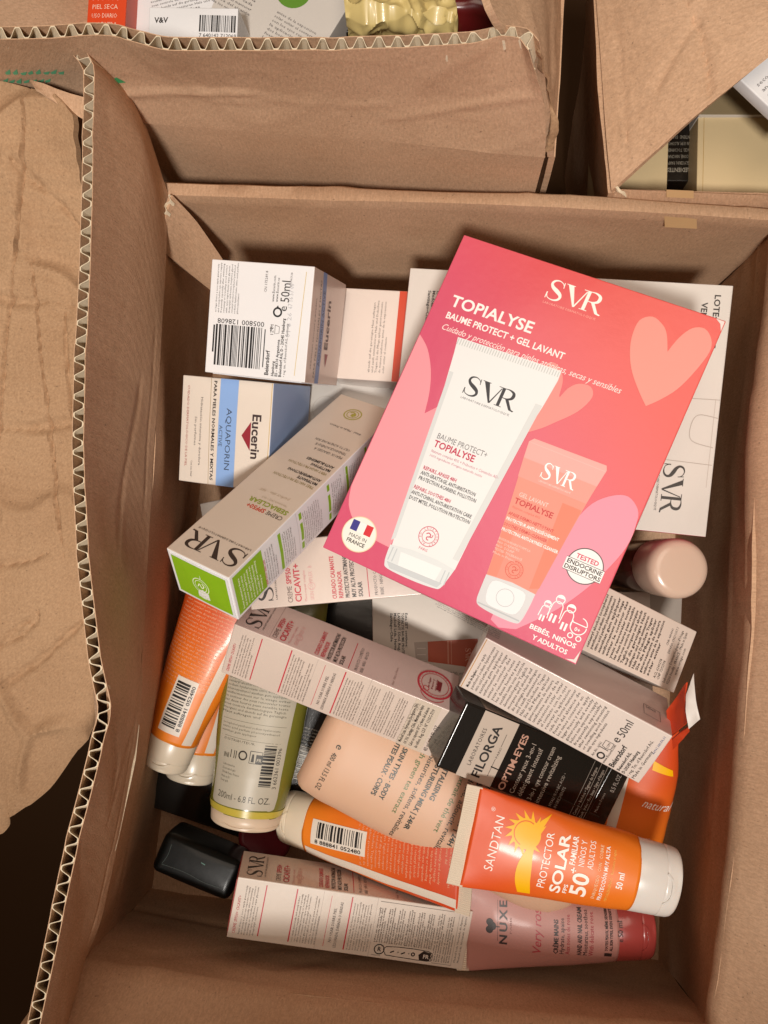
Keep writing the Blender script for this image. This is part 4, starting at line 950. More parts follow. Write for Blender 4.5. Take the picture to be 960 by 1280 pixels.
for i, x in enumerate((104, 111, 117.5)): q.line([(-L+x-1.2, -hh+5), (-L+x+1.2, -hh+6.4)] if i < 2 else arc(-L+x, -hh+5.8, 1, 0, 360, 10), .8, K, .22)
q.text('+', -L+107, -hh+5, 1.8, K, h=.24); q.text('+', -L+114, -hh+5, 1.8, K, h=.24)
for i in range(2): q.text('Medcell Ltda. Hernando de Aguirre', L-5.6+i*2.4, -hh+4, 1.2, KG, 90, fit=30, res=1)
q.build(b.root)
b.flap('left', REDB, -.0155, -.0165, .0155, .0165); b.flap('right', CREAM, -.0155, -.0165, .0155, .0165)

# ------------------------------------------------------------------ black carton with white label band, in film
b = Box('eye_cream_box', 'glossy black film wrapped carton with a white label band, under the small print carton', 'box', *P_['fil'], BLKB, seed=9, bulge=.0003, r=.0012)
hx, hy = b.d.x*500, b.d.y*500; q = b.face('top')
q.rect(-hx+12.5, -hy+.2, -hx+35, hy-.2, '#b9ab9d', .12)
q.text('LABORATOIRES', -hx+18.2, -13, 2.3, K, 90, fit=24, track=.1); q.text('FILORGA', -hx+26.4, -18.4, 5.2, '#1a1614', 90, bold=True, fit=33, res=4)
q.rect(-hx+30.4, -15, -hx+30.7, 12, K, .16); q.rect(-hx+29.2, -3.8, -hx+32.2, 3.8, '#b9ab9d', .17); q.text('PARIS', -hx+31.4, -3.4, 1.3, K, 90, fit=6.8, res=1, h=.2)
q.text('OPTIM-EYES', -hx+43.5, -20, 4.0, '#b78d7a', 90, bold=True, fit=36, res=3)
for i, (t, w_) in enumerate((('Contour yeux 3-en-1', 33), ('défatiguant intensif', 31), ('3-in-1 eye contour cream', 35), ('intensive revitalizing', 31))): q.text(t, -hx+50.0+i*5.2+(i > 1)*1.5, -19.5, 3.0, '#a5978a', 90, fit=w_, res=2)
q.text('HYALURONIC ACID •', -hx+75, -18.5, 1.9, '#8f8378', 90, fit=22, res=1); q.text('INGREDIENTS', -hx+78.5, -18.5, 1.9, '#8f8378', 90, fit=14, res=1)
for x in (88, 92.6, 97.2): q.rect(-hx+x, -hy+1, -hx+x+.25, hy-4, '#8f8378', .14)
q.text('Cernes • Ridules • Signes de fatigue', -hx+91.6, -18.3, 1.9, '#a5978a', 90, fit=32, res=1); q.text('Dark circles • Fine lines • Signs of fatigue', -hx+96.2, -18.3, 1.9, '#a5978a', 90, fit=32, res=1)
q.text('Made in France', -hx+103.4, -12, 1.7, '#8f8378', 90, fit=13, res=1); q.text('0.5 FL.OZ', hx-4.5, 3, 2.8, '#9a8f86', 90, fit=11.5)
q.build(b.root)
q = b.face('back'); q.rect(hx-35, -b.d.z*500+.3, hx-12.5, b.d.z*500-.3, '#b3a698', .12)
q.block(hx-31, b.d.z*500-3, 17, 10, 2.0, K, 0, seed=71); q.block(hx-70, 4, 26, 5, 1.9, '#8f8378', 0, seed=72)
q.line([(hx-72, 9), (hx-39, 9), (hx-39, -8), (hx-72, -8), (hx-72, 9)], .3, '#8f8378'); q.build(b.root)
FILM, nf, bf = newmat('clear_film'); bf.inputs['Transmission Weight'].default_value = 1; bf.inputs['Roughness'].default_value = .06; bf.inputs['IOR'].default_value = 1.2; bf.inputs['Base Color'].default_value = (.95, .95, .95, 1)
# welded film seams standing a little proud
for (u0, v0, u1, v1) in ((-hx, hy-.3, hx, hy-.3), (hx-14, -hy+2, hx-12, hy-2), (-hx+30, -9, hx-6, -14)):
    n = 24; pts = [(u0+(u1-u0)*i/n, v0+(v1-v0)*i/n + .18*math.sin(i*.5)) for i in range(n+1)]
    V = []; Q = []
    for (u, v) in pts:
        for du, hh in ((-.5, .05), (0, .30), (.5, .05)): V.append(b.at('top', (u + (du if abs(u1-u0) < 10 else 0))/1000, (v + (du if abs(u1-u0) >= 10 else 0))/1000, hh/1000))
    for i in range(n): a = i*3; Q += [(a, a+3, a+4, a+1), (a+1, a+4, a+5, a+2)]
    meshobj('film_seam', V, Q, BLKB, b.root, smooth=True)

# ------------------------------------------------------------------ small print cartons on the right
PLB = paper('pale_pearl_board', '#dccfc6', .28, .03, coat=.35)
b = Box('cream_tube_box', 'pale carton densely printed with instructions and 50ml, resting on the black carton', 'box', *P_['boxK'], PLB, {'back': PEARL2, 'right': WHITE}, seed=10)
hx, hy = b.d.x*500, b.d.y*500; q = b.face('top')
q.line([(-hx+1.2, -hy+.5), (-hx+1.2, hy-.5)], .45, '#b98745', .14)
q.text('Modo de Empleo:', -hx+5, -hy+2.4, 1.6, K, 90, bold=True, fit=13, res=1)
q.block(-hx+5, -hy+16, hy*2-18, 1, 2.5, K, 90, seed=80); q.block(-hx+7.7, -hy+2.4, hy*2-4.6, 29, 2.62, '#453c38', 90, seed=81, fill=.62, last=.7)
q.text('e', 35.2, -1.5, 4.8, K, 90, res=3); q.text('50ml', 36.0, 3.2, 4.6, K, 90, kx=.85, res=3)
q.text('Art.-No. 66961', 27.8, -16.4, 1.5, KG, 90, fit=11, res=1)
q.ring(31.0, -13.6, 1.9, .9, '#1c1a1a'); q.line([(31, -8), (28.6, -7.4), (28.6, -3.2), (33.6, -3.2), (33.6, -7.4), (31, -8)], .4, KG); q.line([(27.6, -8.6), (33, -8.8)], .5, KG); q.text('12M', 32, -7.2, 1.3, KG, 90, res=1)
q.text('www.Eucerin.com', 35.0, -17.2, 1.5, K, 90, fit=14, res=1)
q.text('Beiersdorf', 40.4, -17.0, 3.0, K, 90, bold=True, fit=16)
for i, t in enumerate(('Beiersdorf AG,', 'D-20245 Hamburg', '• reg. Tm. of Beiersdorf AG,', 'Made in Germany')): q.text(t, 44.2+i*3.0, -17.0, 1.8, K, 90, bold=i < 2, fit=(14, 17, 27, 21)[i], res=1)
q.text('66961.340.FA.01', 54.2, 3, 1.4, '#5d6b92', 90, fit=13, res=1)
q.build(b.root)
q = b.face('back'); q.block(52, 10, 1, 1, 1, KG); q.block(49, 14, 42, 13, 2.3, KG, 0, seed=84, last=.8)
q.line([(-40, 2), (-50, 2), (-50, 12), (-40, 12), (-40, 2)], .35, KG); q.text('50ml', -41, 5, 2.2, KG, 180); q.build(b.root)
b.flap('right', WHITE, -.0165, -.0185, .0165, .0185)

b = Box('cream_tube_box', "pale carton with bold small print tucked under the pink carton's lower right side", 'box', *P_['boxL'], PEARL, {'front': SILV}, seed=12)
hx, hy = b.d.x*500, b.d.y*500; q = b.face('top')
q.block(-30, -hy+2.5, hy*2-5, 27, 2.75, '#453c38', 90, seed=90, bold=True, fill=.62)
q.text('ACL 6240278', 46.4, -hy+3, 1.7, K, 90, fit=12, res=1); q.text('CNP 7292598', 49.0, -hy+3, 1.7, K, 90, fit=12, res=1)
q.text('CNK 4404041', 46.4, 4, 1.5, KG, 90, fit=11, res=1); q.text('ESPAÑA CN211057.7', 49.4, 0, 1.5, KG, 90, fit=17, res=1)
for i, t in enumerate(('Laboratoires Dermatologiques d\'Uriage', '92200 Neuilly - FRANCE - Made in Spain', 'www.uriage.com')): q.text(t, 53.4+i*2.9, -hy+3+(i == 2)*7, 1.8, K, 90, fit=(33, 33, 17)[i], res=1)
q.build(b.root)
q = b.face('front'); q.block(-50, 12, 95, 8, 2.4, KG, 0, seed=93, last=.7); q.build(b.root)
b.flap('right', PEARL, -.0185, -.0165, .0185, .0165)

# ------------------------------------------------------------------ low cartons that fill the gaps
b = Box('flat_box', 'small white carton with upright grey small print and an orange side, beside the barcode carton', 'box', *P_['boxV'], PLB, {'right': ORNB}, seed=13)
q = b.face('top'); hy = b.d.y*500
q.rect(b.d.x*500-5.2, -hy+.3, b.d.x*500-.2, hy-.3, '#cf4424', .12); q.block(1.6, -hy+5, hy*2-12, 5, 2.4, '#6b615c', 90, seed=95, last=.5); q.build(b.root)
b = Box('flat_box', 'blank grey pearly carton lying deep between the two jar cartons and the pink carton', 'box', *P_['boxW'], SILV, seed=14)
q = b.face('top'); q.ring(b.d.x*500-9, 5, 3.6, .6, K); q.ring(-18, 8, 9, .3, '#b8afa6'); q.build(b.root)
Box('flat_box', 'plain grey carton corner showing under the cream jar carton', 'box', *P_['boxX'], GREYB, seed=15)
Box('flat_box', 'small dark red and grey carton beside the carton with bold print, under the round cap', 'box', *P_['boxR'], GREYB, {'right': REDB, 'back': REDB}, seed=16)
b = Box('boxed_jar', 'black green carton in glossy film in the lower left corner of the carton', 'box', *P_['boxU'], BLKG, seed=17, bulge=.0014, r=.0042)
q = b.face('top'); q.block(-20, 14, 34, 3, 3.2, '#6c6a5e', 0, seed=97); q.build(b.root)
q = b.face('front'); q.line(spline([(-21, 7), (-20.5, 0), (-22, -6)], 5), .25, '#3d4a44', .2); q.line(spline([(-22, -6.4), (-6, -5.4), (8, -6.6), (20, -6)], 5), .25, '#3d4a44', .2); q.line([(2, 4), (5, 3.6)], .5, '#4f8074', .2); q.build(b.root)
Mx = Matrix.Translation(U(345, 905, .09)) @ Euler((0, 0, .3)).to_matrix().to_4x4()
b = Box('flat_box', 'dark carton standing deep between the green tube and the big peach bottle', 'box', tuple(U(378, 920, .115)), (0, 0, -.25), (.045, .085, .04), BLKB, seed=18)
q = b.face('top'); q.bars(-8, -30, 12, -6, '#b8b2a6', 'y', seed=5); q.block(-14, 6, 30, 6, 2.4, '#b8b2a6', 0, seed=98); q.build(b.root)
Box('flat_box', 'black carton lying under the cream caps of the two left barcode tubes', 'box', tuple(U(262, 985, .083)), (0, 0, -.3), (.085, .055, .025), BLKB, seed=20)  # dark box added over the lit floor so this corner reads as shade
Box('flat_box', 'black carton deep in the gap left of the carton with a printed orange tube', 'box', tuple(U(425, 800, .105)), (0, 0, .1), (.075, .07, .03), BLKB, seed=19)  # black box added in place of plain shadow in this gap

# ================================================================== tubes and bottles
ORG = plastic('orange_tube', '#dd541f', .40, coat=.12, grad=('X', .01, .115, '#ee7f1c'))
ORG2 = plastic('orange_tube_plain', '#d44c20', .40, coat=.12, grad=('X', .02, .12, '#ec8420'))
WCAP = plastic('white_cap', '#e3ded8', .28, sss=.12, coat=.2)
CCAP = plastic('cream_cap', '#e0d3bd', .32, sss=.12, coat=.15)
CRMP = plastic('crimp_foil', '#d8c9b4', .38)
w, r = .0285, .0190
def TW(w, r): return [(0, w), (.10, w*.985), (.45, w*.86), (.72, r*1.12), (.84, r*1.0), (1, r)]
def TT(r): return [(0, .0006), (.06, .0024), (.18, .0058), (.40, r*.62), (.62, r*.84), (.84, r*.97), (1, r)]
t = Tube('sunscreen_tube', 'orange sun cream tube with a yellow sun and a white cap, lower right', 'tube', (.0137, -.1585, .212), (.1349, -.1848, .205), TW(.0283, .0193), TT(.0150), ORG, WCAP, CRMP, capl=.0245, crimpl=.0075)
q = t.label()
q.text('SANDTAN', 22.4, -14.6, 4.6, ('#fbe9df', .4), 88, bold=False, fit=31.5, res=4, track=.04); q.text('®', 17.8, 17.8, 2.2, ('#fbe9df', .4), 90)
SUNY = ('#f5b800', .4)
cx, cy = 36.4, 10.6
for i in range(13):
    a = math.radians(20 + i*24); a2 = a + .16
    q.poly([(cx+7.4*math.cos(a-.20), cy+7.4*math.sin(a-.20)), (cx+12.0*math.cos(a2+.06), cy+12.0*math.sin(a2+.06)), (cx+7.4*math.cos(a+.20), cy+7.4*math.sin(a+.20))], SUNY, .13)
q.disc(cx, cy, 8.0, SUNY, .14, 40); q.line(arc(cx, cy, 6.6, 60, 250, 30), .5, ('#e4581f', .4), .18)
q.poly(spline([(38, 3), (35.4, -4), (34.8, -10), (35.8, -16), (38.8, -22.6)], 5) + [(45.6, -21.5)] + spline([(43.6, -14), (42.6, -6), (41.8, 2), (42.8, 10), (45.6, 17), (49.0, 22.8)], 5) + spline([(43.5, 19), (40.6, 14)], 4), SUNY, .145)
WT = ('#fdf3ea', .4)
q.text('PROTECTOR', 51.4, -15.6, 4.0, WT, 90, fit=30, res=3); q.text('SOLAR', 60.0, -16.4, 5.4, WT, 90, bold=True, fit=31.5, res=4)
q.text('50', 73.4, -15.2, 8.2, WT, 90, bold=True, fit=13.2, res=4); q.text('+', 66.4, -3.3, 3.6, WT, 90, bold=True, fit=3.6); q.text('FPS', 63.6, -15.4, 2.0, WT, 90, bold=True, fit=5.5)
q.text('FAMILIAR', 64.6, 1.0, 2.9, WT, 90, bold=True, fit=14.5); q.text('NIÑOS Y', 69.4, 1.4, 3.0, WT, 90, fit=13.2); q.text('ADULTOS', 74.2, 1.4, 3.0, WT, 90, fit=14)
q.text('ENRIQUECIDO   CON   COBRE', 78.6, -14.4, 1.7, ('#fbdcae', .4), 90, fit=29, res=1); q.text('PROTECCIÓN MUY ALTA', 82.2, -14.4, 2.0, WT, 90, bold=True, fit=29, res=1)
q.text('HIPOALERGÉNICO · Resistente al agua', 85.4, -14.2, 1.5, ('#f7c25a', .4), 90, fit=28, res=1); q.text('50 ml', 91.2, -5.2, 3.2, WT, 90, bold=True, fit=9, res=3)
q.build(t.root, smooth=True)

def backtube(label, A, B, roll=0, seed=1, w=.0285, r=.0185, bar=True, mark=False):
    t = Tube('sunscreen_tube', label, 'tube', A, B, TW(w, r), TT(.0150), ORG2, CCAP, CRMP, roll=roll, capl=.0225, crimpl=.008, group=None)
    q = t.label(); L = t.L*1000; u1 = t.u1*1000; s_ = 1
    q.poly([(9, w*1000-8), (9, w*1000-2), (u1-2, r*1000-3.0), (u1-2, r*1000-8.2)], '#ded3c4', .13)
    n = int((u1-56)/2.6)
    q.block(12, -w*1000+6 + 0, w*2000-20, 3, 2.6, '#f0b48c', 90, seed=seed)
    q.block(21, -w*1000+6, w*2000-20, n, 2.6, '#f0b48c', 90, seed=seed+3)
    if bar:
        x1 = u1-10; x0 = x1-33
        q.rect(x0-3, -8.5, x1+3, 7.2, '#e4dccf', .2); q.bars(x0, -7.2, x1, 2.6, '#1d1b1a', 'x', seed+5, .27, 60)
        q2 = q.text('8 888841 052480', x1, 6.2, 2.4, K, 180, bold=True, fit=33, h=.28)
    if mark:
        q.poly([(42, 2), (50, 6), (50, -3), (43, -6)], SUNY, .2); q.text('Solar', 62, -4, 6, WT, 60, shear=.4, fit=14); q.block(80, -8, 16, 3, 3, '#f6d3b5', 90, seed=3)
    q.build(t.root, smooth=True)
    return t
backtube('orange tube with barcode lying along the left wall, cream cap down', U(304, 687, .148), U(203, 955, .128), seed=101)
backtube('orange tube mostly hidden under the barcode tube at the left wall', U(285, 740, .095), U(236, 975, .100), seed=111, bar=False)
backtube('orange tube with a barcode lying under the peach bottle, its cream cap to the left', U(592, 1087, .172), U(357, 1019, .120), seed=121, w=.0285, r=.0185)
t = Tube('sunscreen_tube', "orange tube with a bent crimped end beside the carton's right wall", 'tube', U(822, 885, .176), U(768, 1112, .125), [(0, .013), (.3, .0205), (.6, .0215), (.84, .0195), (1, .019)], TT(.019), ORG2, CCAP, None, roll=12, capl=.022)
q = t.label(); q.poly([(22, -14), (22, -7), (100, -10), (100, -15)], '#d8ccbd', .13); q.poly([(32, 4), (37, 16), (41, 17), (38, 4)], SUNY, .2); q.text('natural', 62, 2, 5.5, WT, 80, shear=.4, fit=17); q.block(84, -8, 20, 3, 3, '#f6d3b5', 90, seed=3)
q.build(t.root, smooth=True)
# its crimped end, twisted upright
NECK = plastic('red_orange_laminate', '#c2401f', .38)
def reparent(o, root):
    o.parent = root; o.matrix_parent_inverse = root.matrix_world.inverted()
bpy.context.view_layer.update()
for rows, m_, nm_ in (([[U(833, 888, .208), U(859, 853, .222)], [U(836, 904, .206), U(857, 880, .223)], [U(840, 920, .206), U(860, 902, .224)]], NECK, 'tube_neck'),
                      ([[U(859, 868, .2235), U(867, 842, .225)], [U(857, 888, .2245), U(870, 876, .226)], [U(861, 911, .224), U(875, 899, .227)]], plastic('crimp_white', '#d9d2cb', .35), 'crimp'),
                      ([[U(840, 924, .209), U(861, 908, .2225)], [U(841, 938, .200), U(862, 914, .220)]], NECK, 'tube_neck')):
    o_ = Sheet(rows, .0009, .0012, 50, seed=2, crumple=.0006, cf=30).build(nm_, None, m_, 16, 12); reparent(o_, t.root)

# green body wash tube
GRN = plastic('green_gel_tube', '#7d7c30', .26, trans=.08, sss=.25, coat=.35)
t = Tube('body_wash_tube', 'green translucent tube with a grey text label and barcode, lower left', 'tube', (-.0999, -.0068, .130), (-.127, -.1833, .135), [(0, .034), (.3, .0325), (.7, .0290), (.88, .0262), (.92, .0258), (.94, .0246), (1, .0232)], [(0, .001), (.1, .006), (.4, .016), (.8, .0215), (.94, .021), (1, .020)], GRN, plastic('pale_cap', '#dcc7ae', .35, sss=.1), None, capl=.0095)
q = t.label(); L = t.L*1000
GL_ = ('#b9b3a2', .42)
q.poly([(40, -27.5), (40, 25), (155, 21.0)] + arc(160.5, 17.6, 3, 60, -30, 5) + [(163.6, -16)] + arc(160.5, -19, 3, 0, -90, 5) + [(120, -23.4)], GL_, .14)
q.text('200ml - 6.8 FL. OZ.', 158.8, -18.0, 4.0, '#3d3a30', 90, fit=35.5, res=3)
q.bars(121.0, 8.6, 148.0, 16.2, '#221f1a', 'x', 8, .24, 56); q.text('3 662361 003396', 149, 19.4, 2.2, K, 180, fit=27)
q.text('INI', 133, -18.5, 3.0, '#4a463a', 90, bold=True, fit=4); q.rect(127.4, -13.5, 132.4, -12.9, '#4a463a', .2); q.rect(127.4, -11, 132.4, -10.4, '#4a463a', .2); q.rect(127.4, -9.6, 132.4, -9.0, '#4a463a', .2)
q.ring(129.5, -4.6, 2.6, 1.0, '#2f2c24'); q.line([(125.8, .2), (133.4, .2), (133.4, 8), (125.8, 8), (125.8, .2)], .5, '#2f2c24'); q.rect(127.6, 4.2, 133.4, 8.6, '#2f2c24', .2); q.text('FR', 132.0, 4.8, 2.0, '#b9b3a2', 90, bold=True, h=.3); q.poly([(127.6, 1.6), (132.6, 1.2), (132.6, 3.2), (127.6, 2.8)], '#2f2c24', .2)
for i in range(5): q.text(('Laboratoires', 'Dermatologie', '75008 Paris, France', 'Made in EU', 'loa·pb')[i], 138 + i*2.6, -17.6, 1.4, '#4a463a', 90, fit=(9, 10, 13, 7, 6)[i], res=1)
q.block(46, -25.0, 48, 14, 2.25, '#6f6a5a', 90, seed=131); q.block(80, -24.5, 45, 11, 2.5, '#4a463a', 90, seed=132, fill=.62); q.line([(108.6, -23), (108.6, 20)], .25, '#6f6a5a'); q.block(112, -22.5, 41, 3, 2.4, '#5b5648', 90, seed=133); q.line([(119.5, -22), (119.5, 18)], .25, '#6f6a5a')
q.text('CLARINS · DISTRIBUTEUR'[10:], 122, -20, 1.4, '#5b5648', 90, fit=22, res=1)
q.build(t.root, smooth=True)
ring = [(L-13.4, 1.0), (L-9.6, .99)]
V = []; Q = []
for (x, k) in ((L-14.5, 1.004), (L-10.0, 1.004)):
    for j in range(56):
        th = 2*math.pi*j/56; V.append(t.pt(x/1000, th, .00018))
for j in range(56): Q.append((j, (j+1) % 56, 56+(j+1) % 56, 56+j))
meshobj('end_band', V, Q, plastic('yellow_band', '#cdbb4c', .3, trans=.1, sss=.2), t.root, smooth=True)

# big peach bottle
PCH = plastic('peach_bottle', '#d9b295', .50, sss=.12, coat=.0)
t = Tube('body_milk_bottle', 'large peach coloured bottle with dark upright text lying in the middle of the lower pile', 'bottle', U(400, 912, .150), U(735, 1088, .146), [(0, .033), (.012, .0365), (.035, .0385), (.1, .0395), (.85, .0395), (.93, .036), (.98, .028), (1, .018)], [(0, .014), (.012, .0190), (.035, .0225), (.1, .0245), (.8, .0245), (.9, .019), (.97, .015), (1, .010)], PCH, None, None, sq=2.3, bodyname='bottle_body')
q = t.label(3.5); D = '#33413f'
q.text('e', 14.0, 4.0, 4.6, D, -90, res=3); q.text('400 ml 13.5 FL OZ', 13.6, -2.0, 3.3, D, -90, fit=27, res=2, bold=False)
X = 46
for i, (t_, c_, w_, b_) in enumerate((('TOUTES PEAUX · CORPS', D, 42, 1), ('ALL SKIN TYPES · BODY', D, 42, 1), (None,)*4, ('with green tea extract', '#55794a', 46, 0), ('moisturises, softens, revitalises', D, 62, 0), ('MOISTURISING MILK | 24HR', D, 52, 1), ('REVITALISING', D, 28, 1), (None,)*4, ('à l\'extrait de thé vert', '#55794a', 44, 0), ('hydrate, adoucit, revitalise', D, 58, 0), ('RESSOURÇANT | 24H', D, 48, 1), ('LAIT HYDRATANT', D, 36, 1))):
    if t_: q.text(t_, X + i*5.6, 28 if i < 6 else 28, 3.1 if b_ else 3.4, c_, -90, bold=bool(b_), fit=w_, res=2)
q.build(t.root, smooth=True)
# its collar and pump-less lid
# hand cream tube, rose
ROSE = plastic('rose_tube', '#bb857c', .46, coat=.05); RCAP = plastic('rose_cap', '#a8443f', .25, coat=.4)
t = Tube('hand_cream_tube', 'dusty rose hand cream tube with a red cap, lying along the bottom right', 'tube', U(572, 1155, .150), U(812, 1159, .140), TW(.029, .0195), TT(.016), ROSE, RCAP, CRMP, capl=.0245)
q = t.label(); NK = '#2e2220'
q.text('NUXE', 30.5, -9.0, 4.6, NK, 90, bold=True, fit=28, res=3, track=.25); q.rect(24.6, -7, 24.8, 18, NK, .16); q.text('PARIS', 33.4, -2, 1.2, '#8d5a52', 90, fit=10, res=1)
q.disc(21.2, 2, 2.6, NK); q.disc(19.8, 4.2, 2.2, NK); q.disc(19.6, -.4, 2.2, NK); q.line([(20, 1.8), (26, 1.8)], .5, NK)
q.text('Very rose', 51.5, -13.5, 5.2, '#b03a44', 90, shear=.25, fit=31, res=3)
for i, (t_, c_, b_, w_) in enumerate((('CRÈME MAINS', NK, 1, 21), ('Hydrate, apaise', NK, 0, 22), ('Aux notes de rose', '#a8323c', 0, 24), (None,)*4, ('HAND AND NAIL CREAM', NK, 1, 28), ('Moisturizes, soothes', NK, 0, 27), ('With delicate rose', '#a8323c', 0, 26))):
    if t_: q.text(t_, 62 + i*3.6, -12, 2.7, c_, 90, bold=bool(b_), fit=w_, res=1)
q.text('TOUTES PEAUX, MÊME SENSIBLES', 92.4, -8, 1.7, NK, 90, bold=True, fit=26, res=1); q.text('ALL SKIN TYPES, EVEN SENSITIVE', 95.2, -8, 1.7, NK, 90, bold=True, fit=26, res=1); q.rect(90.6, -12, 95.2, -9.6, NK, .16)
q.text('e 50 ml', 101.5, -2, 3.2, NK, 90, fit=12)
q.build(t.root, smooth=True)

# standing bottle with a round beige cap, and a round red lid
def turned(name, label, cat, base, top, prof, mats, partnames):
    A = Vector(base); z = (Vector(top)-A).normalized(); x = Vector((1, 0, 0)); x = (x - z*x.dot(z)).normalized(); y = z.cross(x)
    rt = thing(name, label, cat, Matrix.Translation(A) @ Matrix((x, y, z)).transposed().to_4x4())
    for pr, m, nm in zip(prof, mats, partnames):
        V = []; Q = []; n = 64
        for (h_, r_) in pr:
            for j in range(n): V.append((r_*math.cos(2*math.pi*j/n), r_*math.sin(2*math.pi*j/n), h_))
        for i in range(len(pr)-1):
            for j in range(n): Q.append((i*n+j, i*n+(j+1) % n, (i+1)*n+(j+1) % n, (i+1)*n+j))
        meshobj(nm, V, Q, m, rt, smooth=True)
    return rt
DKR = plastic('dark_red_bottle', '#4c1c1a', .18, coat=.6)
turned('lotion_bottle', 'dark red bottle standing upright, its round beige cap near the right wall', 'bottle', (.134, -.008, .085), (.1451, -.0096, .195),
       [[(0, .0005), (0, .015), (.002, .0165), (.078, .0170), (.083, .0160), (.084, .001)], [(.080, .0120), (.0805, .0172), (.082, .0178), (.1045, .0180), (.1080, .0176), (.1102, .0164), (.1115, .0145), (.1120, .012), (.1121, .00001)]],
       [DKR, plastic('beige_cap', '#cdb3a0', .24, sss=.1, coat=.2)], ['bottle_body', 'cap'])
c = U(330, 1052, .105)
turned('jar', 'small jar with a round dark red lid, just below the green tube', 'jar', (c.x, c.y, .075), (c.x, c.y+.002, .105),
       [[(0, .001), (0, .017), (.018, .018), (.019, .001)], [(.017, .012), (.017, .0195), (.027, .0195), (.0295, .0185), (.0302, .016), (.0295, .0145), (.0293, .0004)]], [DKR, plastic('red_lid', '#5e1820', .25, coat=.5)], ['jar_body', 'lid'])

# ================================================================== things in the other cartons
def simple(name, label, cat, px, z, dims, yaw, mat, faces=None, pr=None, tilt=(0, 0), r=.0005, seed=0):
    b = Box(name, label, cat, tuple(U(px[0], px[1], z)), (tilt[0], tilt[1], yaw), dims, mat, faces, seed=seed, r=r)
    if pr:
        for f, fn in pr.items():
            q = b.face(f); fn(q, b); q.build(b.root)
    return b
def pr_text(q, b):
    for i, t in enumerate(('INGREDIENTES', 'AQUA, GLYCERIN, PARFUM,', 'DIMETHICONE, NIACINAMIDE', 'CITRIC ACID, TOCOPHEROL', 'XANTHAN GUM, ALCOHOL', 'NO CONTIENE · 50 ML')):
        q.text(t, 11.5, -29.0 + i*4.2, 2.6 if i == 0 else 2.1, '#8a8274', 180, bold=i == 0, fit=(20, 22, 23, 22, 20, 18)[i], res=1)
simple('flat_box', 'yellow carton half under the flap of the upper right carton, next to the black one', 'box', (795, 185), .175, (.040, .075, .05), -.05, YELB, seed=41)
simple('flat_box', 'black carton with an ingredients list between two yellow cartons at the upper right', 'box', (851, 155), .17, (.027, .075, .05), -.03, BLKB, pr={'top': pr_text}, seed=42)
def fl_(q, b):
    q.line([(-22, 27), (-5, 28.5), (-4, 30.5), (22, 30.5)], .5, '#8f6f3e', .15); q.line([(-20.5, 27), (-20.5, -36)], .3, '#b08c50', .13)
simple('flat_box', 'large yellow carton at the right edge, in front of the carton with the green rim', 'box', (922, 186), .185, (.048, .062, .05), -.04, YELB, pr={'top': fl_}, seed=43)
simple('flat_box', 'grey gold carton with a thin green rim behind the large yellow carton', 'box', (925, 112), .188, (.048, .032, .05), -.04, SILV, {'back': paper('green_rim', '#1d5b46', .4), 'top': paper('bronze_board', '#8d7c5e', .3, coat=.3)}, seed=44)
def pv(q, b):
    q.rect(-27.4, 20.5, 27.4, 24.9, '#5b3f8c', .12); q.block(-24, 8, 40, 6, 4, KG, 0, seed=45); q.block(-24, -16, 30, 2, 3, KG, 0, seed=47)
simple('flat_box', 'white carton with a purple edge at the upper right corner', 'box', (1001, 84), .235, (.055, .050, .008), .75, WHITE, None, pr={'top': pv}, seed=46)
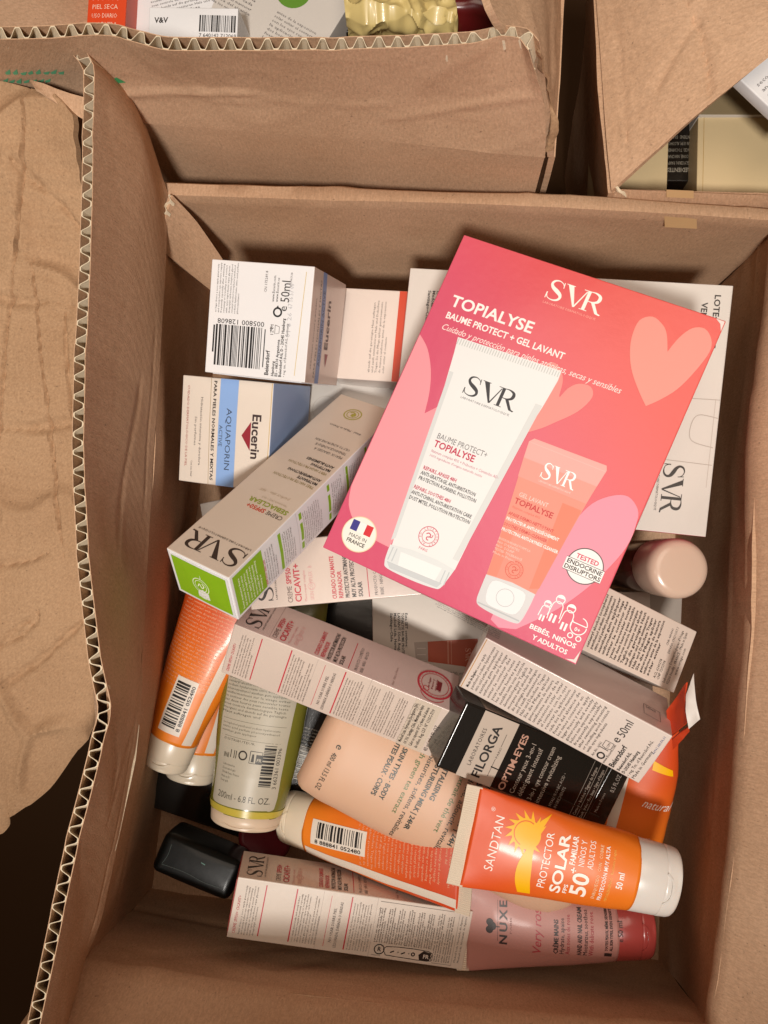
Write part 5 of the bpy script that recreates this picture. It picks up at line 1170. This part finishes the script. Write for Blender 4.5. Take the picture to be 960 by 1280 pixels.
# carton behind
def ot(q, b):
    for i in range(9): q.text(('CARBAMIDE', 'SOLAR FPS 50', 'PROTECTOR', '50 ML', 'AGUA', 'PIEL SECA', 'USO DIARIO', 'ALOE VERA', 'MADE IN EU')[i], -9, 24 - i*5.6, 2.8 if i != 3 else 4, '#f0c9b4', 0, bold=i == 3, fit=16, res=1)
simple('flat_box', 'orange carton with pale text standing in the carton behind, at its left', 'box', (134, 4), .22, (.024, .06, .04), -.04, ORNB, pr={'top': ot}, seed=51)
simple('flat_box', 'white carton with a lime green edge in the carton behind', 'box', (228, -2), .205, (.075, .042, .03), .20, WHITE, pr={'top': lambda q, b: (q.rect(-37, 11, 37, 20.6, '#86b41c', .12), q.block(-20, 4, 50, 6, 2.6, KG, 0, seed=53))}, seed=52)
def bc_(q, b):
    q.bars(4, -2, 26, 7.5, '#222222', 'x', 9); q.text('7 640142 712069', 4, -5, 2.0, K, 0, fit=22); q.text('LOT 215358  EXP 07/26', -24, -8.2, 2.2, K, 0, fit=36, res=1); q.text('V&V', -23, 3, 3, K, 0, bold=True)
simple('flat_box', 'small white carton with a barcode and lot number in the carton behind', 'box', (241, 36), .232, (.053, .024, .03), -.06, WHITE, pr={'top': bc_}, tilt=(.1, 0), seed=54)
simple('flat_box', 'grey carton with a green disc and slanting text in the carton behind', 'box', (338, 8), .205, (.085, .055, .03), -.55, SILV, pr={'top': lambda q, b: (q.disc(8, 15, 11, '#5c8a2a'), q.block(-34, 18, 26, 12, 3, KG, 0, seed=56), q.block(6, -2, 30, 8, 3, KG, 0, seed=57))}, seed=55)
simple('flat_box', 'black carton beside the grey one in the carton behind', 'box', (420, -5), .19, (.06, .05, .03), .2, BLKB, seed=58)
YB, ny, by = newmat('yellow_film'); by.inputs['Base Color'].default_value = lin('#dcc684'); by.inputs['Roughness'].default_value = .42; by.inputs['Transmission Weight'].default_value = .15; by.inputs['Coat Weight'].default_value = .1
bag = thing('plastic_bag', 'crumpled yellow plastic bag in the carton behind, beside the dark red packet', 'bag')
bg = Sheet([R3([(436, 60), (500, 64), (575, 62)], .20), R3([(432, 20), (505, 15), (572, 22)], .245), R3([(425, -50), (500, -50), (565, -50)], .22)], .0008, .010, 30, seed=61, crumple=.003, cf=30., vor=.006)
bg.build('bag_film', bag, YB, 90, 80)
pk = thing('packet', 'dark red packet wedged at the right end of the carton behind', 'packet')
Sheet([R3([(560, 70), (600, 72), (640, 70)], .20), R3([(548, 10), (590, 8), (640, 20)], .235), R3([(540, -50), (590, -50), (620, -50)], .22)], .003, .004, 30, seed=62).build('packet_film', pk, plastic('dark_red_film', '#5a1214', .3, coat=.4), 30, 30)
